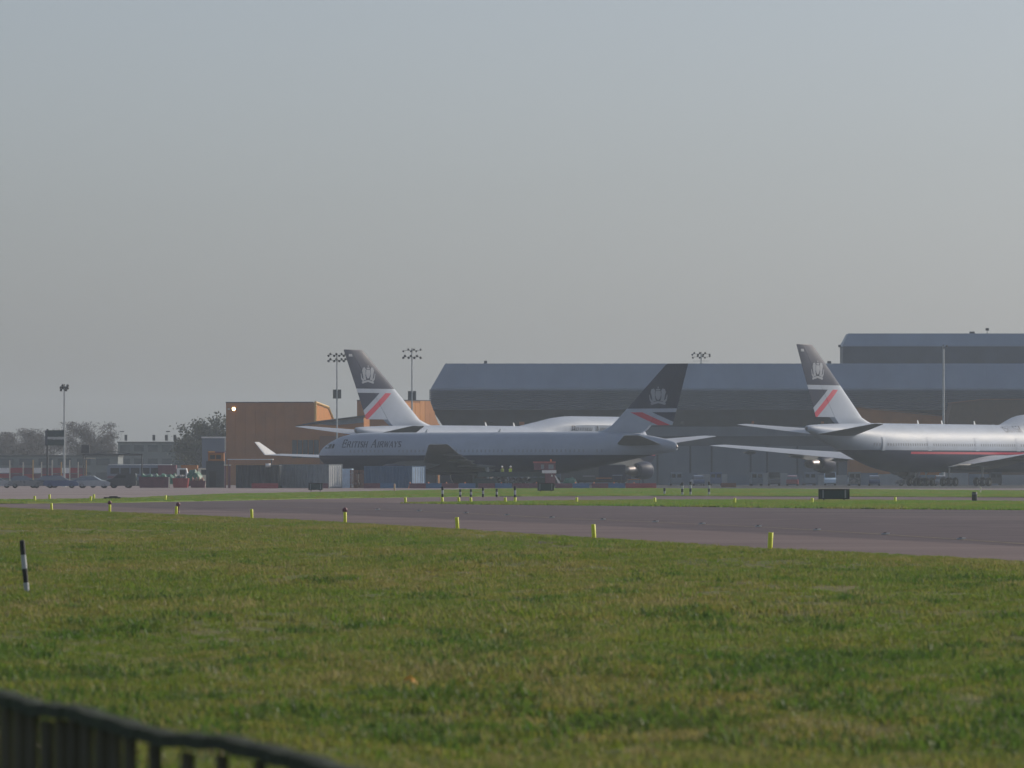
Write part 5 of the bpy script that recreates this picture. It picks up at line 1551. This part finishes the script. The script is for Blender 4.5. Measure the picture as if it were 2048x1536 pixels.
# low stores, trestles and sheeting behind the barriers to the right
def trestle(label, px, Y, w, h, m):
    o = thing('trestle', label, 'trestle', (wx(px, Y), Y, 0), 0, 'trestles under the twin jet')
    mb = MB(); mb.box2((0, 0, h - .1), (w, .8, h)); mb.build('top', m, o)
    for x in (.08, w - .14):
        for y in (.05, .68):
            mb = MB(); mb.box2((x, y, .005), (x + .07, y + .07, h - .1)); mb.build('leg', M_DGREY, o)
    return o
trestle('grey trestle right of the green sheet', 1166, 722, 1.4, 1.5, M_GREY)
trestle('dull trestle below the middle of the dark fuselage', 1192, 724, 1.9, 1.25, M_BROWN_SHADE)
trestle('tall trestle left of the far engine', 1225, 726, 1.2, 1.6, M_CLADL)
trestle('low trestle under the far engine', 1256, 722, 1.5, 1.1, M_BROWN_SHADE)
tarp('green sheeted heap right of the white chute', 1140, 728, 2.4, 1.55, 7)
o = tag(MB().box2((0, 0, 0), (3.0, 1.2, 1.0)).box2((.1, .1, 1.0), (2.9, 1.1, 1.15)).build('green_chest', M_GREENB, None, (wx(945, 725), 725, .006)), 'low green chest left of the worker platform', 'chest')

o = thing('equipment_trailer', 'long dark trailer parked behind the tail half of the twin jet', 'trailer', (wx(1122, 800), 800, 0))
MB().box2((0, 0, .9), (5.0, 2.4, 3.35)).build('body', M_DGREY, o)
mb = MB(); mb.box2((5.003, .1, .9), (8.6, 2.3, 2.9)); mb.build('tank', M_NAVY, o)
mb = MB(); mb.box2((5.05, .05, 2.905), (8.5, 2.2, 3.0)); mb.build('lid', M_GREY, o)
mb = MB(); mb.box2((0, .3, .6), (8.6, 2.1, .89)); mb.build('chassis', M_BLKP, o)
for x in (.9, 2.0, 7.4):
    for y in (.2, 2.2): mesh_obj('wheel', wheel_mesh(.45, .26), None, o, (x, y, 0))
van('dark van parked tail-on beyond the pale blue container end', 862, 800, R(88), M_DARKC, 'vans under the twin jet wing', 2.6)
van('dark blue van parked tail-on under the near wing', 893, 802, R(92), M_NAVY, 'vans under the twin jet wing', 2.5)
# parked vans and cars before the hangar doors on the right
for (kind, px, Y, rz, m, lab) in [
    ('v', 1352, 885, 90, M_GREYBLUE, 'grey blue van between the first banded posts, before the hangar doors'),
    ('c', 1395, 880, 95, M_BLUEC, 'dark blue car beside the last of the right banded posts'),
    ('v', 1432, 892, 88, M_BLUEC, 'dark blue van behind the small orange board'),
    ('v', 1512, 870, 92, M_GREYBLUE, 'pale roofed van right of the small orange board'),
    ('v', 1548, 880, 270, M_DARKC, 'dark van left of the right jet engine'),
    ('c', 1585, 872, 85, M_REDC, 'dull red car under the right jet engine, left side'),
    ('v', 1618, 890, 92, M_GREYBLUE, 'grey blue van just left of the large green sign'),
    ('v', 1660, 893, 268, M_PBLUE, 'pale blue van behind the large green sign'),
    ('v', 1708, 868, 90, M_SILVERC, 'silver van with dark rear windows right of the large green sign'),
    ('c', 1748, 872, 88, M_BLUEC, 'dark blue car right of the silver van'),
    ('c', 1820, 868, 181, M_SILVERC, 'silver car side-on beneath the right jet fuselage'),
    ('c', 1880, 872, 90, M_WHITEC, 'white car end-on beneath the right jet fuselage'),
    ('v', 1990, 905, 90, M_DARKC, 'dark van at the far right behind the black bin')]:
    (van if kind == 'v' else car)(lab, px, Y, R(rz), m, 'vans and cars parked before the hangar doors')
o = thing('low_wall', 'low grey blue wall along the foot of the hangar doors', 'wall', (wx(1335, 915), 915, 0))
for i in range(12):
    mb = MB(); mb.box2((i * 4.6, 0, 0), (i * 4.6 + 4.5, .25, hz(946 + (i % 3) * 2, 915))); mb.build('wall_panel', M_CONC if i % 2 else M_CLAD, o)

# ------------------------------------------------------------------ taxiway signs seen from behind
def sign(label, px0, px1, top, base, leg=.12):
    Y = EYE * FPX / (base - HZ)
    w = wx(px1, Y) - wx(px0, Y); h = hz(top, Y)
    o = thing('taxiway_sign', label, 'sign', (wx(px0, Y), Y, .02), 0, 'taxiway sign boards')
    mb = MB(); mb.box2((0, 0, leg), (w, .22, h)); mb.build('board', M_GREENB, o)
    mb = MB()
    t = .06 * w / 2 + .04
    mb.box2((0, -.04, leg), (t, -.003, h)); mb.box2((w - t, -.04, leg), (w, -.003, h)); mb.box2((t + .002, -.04, h - t), (w - t - .002, -.003, h)); mb.box2((t + .002, -.04, leg), (w - t - .002, -.003, leg + t * .6))
    mb.build('frame', M_BLKP, o)
    for x in (.12 * w, .84 * w):
        mb = MB(); mb.box2((x, -.06, leg + .06), (x + .05 * w, -.042, h - .06)); mb.build('stiffener', M_GREY, o)
    for x in (.15 * w, .8 * w):
        mb = MB(); mb.box2((x, .06, -.04), (x + .08, .14, leg)); mb.build('leg', M_DGREY, o)
    return o
sign('large dark green sign board on the grass before the right jet', 1637, 1699, 978.5, 1003)
sign('dark green sign board on the grass below the red truck', 1075, 1108, 966.5, 984.5)
sign('small dark green sign board before the long grey container', 617, 645, 966.5, 983)
Y = EYE * FPX / (976.5 - HZ)
o = thing('notice_board', 'small orange brown board on the far grass edge', 'sign', (wx(1442, Y), Y, 0))
mb = MB(); mb.box2((0, 0, .12), (wx(1472, Y) - wx(1442, Y), .1, hz(966, Y))); mb.build('board', M_BRICK, o)
for x in (.1, 1.5):
    mb = MB(); mb.box2((x, .11, 0), (x + .07, .18, .6)); mb.build('leg', M_DGREY, o)
Y = EYE * FPX / (983 - HZ)
o = thing('tan_post', 'short tan post on the apron edge below the dark blue container', 'post', (wx(789, Y), Y, 0))
mb = MB(); mb.lathe([(0, .085), (.72, .085), (.76, .02)], (0, 0, 0), 'z', 12); mb.build('post', mat('tan_plastic', (.45, .30, .18), .6), o)
Y = EYE * FPX / (1004.5 - HZ)
o = thing('marker_bin', 'black upright bin with a pale rim on the verge at the far right', 'bin', (wx(1949, Y), Y, 0))
mb = MB(); rb_ = 5.5 / (FPX / Y); mb.lathe([(0, rb_), (.12, rb_), (hz(985, Y) - .1, rb_ * .96), (hz(984, Y), rb_ * .9), (hz(984, Y), .02)], (0, 0, 0), 'z', 18); mb.build('drum', M_BLKP, o)
mb = MB(); mb.lathe([(hz(988.5, Y), rb_ * 1.02), (hz(987, Y), rb_ * 1.02)], (0, 0, 0), 'z', 18); mb.build('rim', M_GREY, o)
o = thing('pale_stake', 'thin pale stake behind the black bin', 'post', (*G(1961, 986), 0))
mb = MB(); mb.tube([(0, 0, 0), (0, 0, .55)], .06, 8); mb.build('rod', M_CREAM, o)

M_POSTW = mat('weathered_white_band', (0.42, 0.44, 0.46), 0.6, var=0.2, scale=5)
# ------------------------------------------------------------------ banded posts
def banded(label, px, top, base, first=0, group='black and white banded posts on the far grass', lean=0.0, wpx=4.5, n=3):
    Y = EYE * FPX / (base - HZ); h = hz(top, Y); r_ = wpx / 2 * Y / FPX
    mb = MB()
    for i in range(n):
        a, b = h * i / n, h * (i + 1) / n
        mb.lathe([(a, r_), (b, r_)], (0, 0, 0), 'z', 12, (i + first) % 2)
    mb.lathe([(h, r_), (h + .01, .01)], (0, 0, 0), 'z', 12, (n - 1 + first) % 2)
    o = mb.build('banded_post', [M_BLKP, M_POSTW], None, (wx(px, Y), Y, 0))
    if lean: o.rotation_euler = (0, R(lean), 0)
    return tag(o, label, 'post', group)
for i, (px, t, b, wd) in enumerate([(885, 973, 995.5, 'first of the left cluster, below the near wing tip'), (920.5, 978.5, 994.5, 'second of the left cluster'), (942, 978.5, 994, 'third of the left cluster'), (966, 975, 994.5, 'fourth of the left cluster, below the workers'), (993.5, 978, 994.5, 'fifth of the left cluster'), (1030, 972, 998, 'tallest and last of the left cluster')]):
    banded('thin black white black post, ' + wd, px, t, b)
for (px, t, b, wd) in [(1329, 976, 989, 'short, first of the right group'), (1364.5, 965, 990.5, 'second of the right group'), (1381, 963.5, 990, 'third of the right group'), (1418, 963.5, 990.5, 'last of the right group')]:
    banded('thin post banded white and black, ' + wd, px, t, b, 1, n=4 if t < 970 else 2)
o = banded('near stout post banded black and white, leaning in the grass at the left edge', 55, 1081, 1193, 1, None, -5.5, 10.5, 4)

# ------------------------------------------------------------------ yellow edge markers and taxiway lights
def marker_mesh(r_, h):
    mb = MB(); mb.lathe([(0, r_), (h, r_), (h + .005, r_ * .9), (h - .01, r_ * .88), (h - .05, r_ * .86)], (0, 0, 0), 'z', 14); return mb.mesh('marker', M_YEL)
MK = marker_mesh(.054, .36)
names = ['at the far left of the near taxiway edge', 'second from left on the near taxiway edge', 'third from left on the near taxiway edge', 'fourth from left on the near taxiway edge', 'fifth along the near edge, beside a dark red fitting', 'sixth along the near taxiway edge, left of centre', 'seventh along the near taxiway edge, right of centre', 'largest and nearest, at the right of the near taxiway edge']
for (px, b), wd in zip([(110, 1023), (226, 1027), (359, 1031.5), (511, 1038.5), (698, 1046.5), (923.5, 1059.5), (1197.5, 1078), (1550, 1099)], names):
    x, y = G(px, b)
    o = mesh_obj('edge_marker', MK, None, None, (x - .12, y - .2, 0.0), random.uniform(0, 3)); o.rotation_euler = (R(random.uniform(-4, 4)), R(random.uniform(-4, 4)), 0)
    tag(o, 'yellow tube marker ' + wd, 'marker', 'yellow markers along the near taxiway edge')
MK2 = marker_mesh(.075, .30)
far_m = [(70, 1003, 'below the left row of cars'), (99, 999, 'small, under the double sign board'), (181, 1003.5, 'in the left strip beside a smaller one'), (188, 998.5, 'smaller, behind its neighbour in the left strip'), (331, 1001, 'alone on the grass tip under the maroon skip'), (811, 1006.5, 'at the pointed end of the verge'), (885, 1006, 'below the first banded post'), (918, 1006, 'below the second banded post'), (942, 1006.5, 'orange tinted, below the third banded post'), (1011, 1006.5, 'pale, below the fifth banded post'), (1030, 1006.5, 'below the tallest banded post'), (1153, 1006.5, 'right of the sign by the red truck'), (1310, 1007, 'below the far engine'), (1469, 1008, 'below the small orange board'), (1624, 1008, 'left of the large green sign'), (1790, 1005.5, 'alone right of the large green sign')]
for px, b, wd in far_m:
    x, y = G(px, b); o = mesh_obj('edge_marker', MK2, None, None, (x, y, .02)); o.rotation_euler = (R(random.uniform(-5, 5)), R(random.uniform(-5, 5)), 0)
    tag(o, 'small yellow marker on the far verge, ' + wd, 'marker', 'yellow markers on the far verge')
fm = MB(); fm.lathe([(0, .07), (.03, .07), (.05, .045), (.30, .045), (.31, .09), (.40, .085), (.45, .03)], (0, 0, 0), 'z', 12); fm = fm.mesh('edge_light', M_MAROON)
for px, b, wd in ((690, 1041, 'left of the fifth yellow marker'), (219.5, 1022, 'left of the second yellow marker'), (356.5, 1026.5, 'behind the third yellow marker')):
    x, y = G(px, b); tag(mesh_obj('edge_light', fm, None, None, (x, y, .005)), 'small dark red light fitting ' + wd, 'edge light', 'dark edge lights by the taxiway')
cm = MB(); cm.lathe([(0, .15), (.02, .15), (.045, .10), (.05, .02)], (0, 0, 0), 'z', 14, 0); cm.box2((-.06, -.08, .05), (.06, .0, .075), 1); cm.box2((.03, -.14, .02), (.17, .02, .065), 2); cm = cm.mesh('taxiway_light', [M_POLE, M_BLKP, M_WHITE])  # the white block is a glint done in paint
for i, (px, b) in enumerate(CL_PX):
    x, y = G(px, b); o = mesh_obj('taxiway_light', cm, None, None, (x, y, .012)); o.scale = (.7, .7, .65)
    tag(o, '%s light stud from the left in the taxiway centre line' % ('first second third fourth fifth sixth seventh eighth ninth tenth eleventh twelfth last'.split()[i]), 'taxiway light', 'light studs along the taxiway centre line')
x, y = G(226, 998.5); o = tag(MB().box2((-.6, 0, 0), (.5, .5, .10)).box2((-.25, .1, .1), (.3, .4, .16)).build('drain_cover', M_BLKP, None, (x, y, .04)), 'flat dark drain cover on the left strip of grass', 'drain cover')

# yellow scrap caught in the grass
x, y = G(832, 1392)
mb = MB(); rows_ = [[(-.09 + .18 * i / 5 + .004 * j, .015 * j, .075 + .035 * math.sin(i * 1.3) - .045 * i / 5 + .015 * j) for i in range(6)] for j in range(3)]
mb.grid(rows_); tag(mb.build('plastic_scrap', mat('orange_yellow_plastic', (.65, .30, .02), .5), None, (x, y, .02)), 'scrap of orange yellow plastic caught in the grass', 'litter')

# ------------------------------------------------------------------ old fence close to the camera, bottom left
fe = thing('timber_fence', 'dark mossy timber fence sloping out of view in the bottom left corner', 'fence', (0, 0, 0))
A = Vector((-2.05, 23.0, 0)); Bp = Vector((-.62, 17.6, 0)); dirv = (Bp - A); Lf = dirv.length; dn = dirv.normalized(); ang = math.atan2(dn.y, dn.x)
def ftop(t):   # height of the rail top along the fence
    return hz(float(np.interp(t, [0, .12, .25, .36, .5, .66, .82, 1.0, 1.5], [1367, 1381, 1404, 1407, 1432, 1462, 1468, 1502, 1640])), (A + dirv * t).y)
cuts = [0, .17, .36, .60, .80, 1.0, 1.2, 1.4]
for a, b in zip(cuts[:-1], cuts[1:]):
    mb = MB(); rows_ = []
    for i in range(7):
        t = a + (b - a) * i / 6 - (.004 if i == 6 else 0); p = A + dirv * t; z = ftop(t) + .004 * math.sin(i * 2.1)
        nrm = Vector((-dn.y, dn.x, 0)) * .045
        rows_.append([p - nrm + Vector((0, 0, z - .05)), p + nrm + Vector((0, 0, z - .05)), p + nrm * .9 + Vector((0, 0, z - .008)), p + Vector((0, 0, z)), p - nrm * .9 + Vector((0, 0, z - .008))])
    mb.grid(rows_, closed=True, sm=False)
    for rg in (rows_[0], rows_[-1]): mb.add(rg, [tuple(range(5))])
    mb.build('rail', M_MOSS, fe)
t = .008; rp = random.Random(2)
while t < 1.38:
    w = rp.uniform(.12, .17) if t < .5 else rp.uniform(.09, .13); p = A + dirv * (t + w / 2 / Lf)
    zt = ftop(t) - .054 - rp.uniform(0, .01)
    mb = MB(); mb.box((p.x, p.y, zt / 2), (w, .022, zt), rz=ang); mb.build('picket', M_WOOD, fe)
    t += (w + (rp.uniform(.10, .15) if t < .5 else rp.uniform(.26, .45))) / Lf
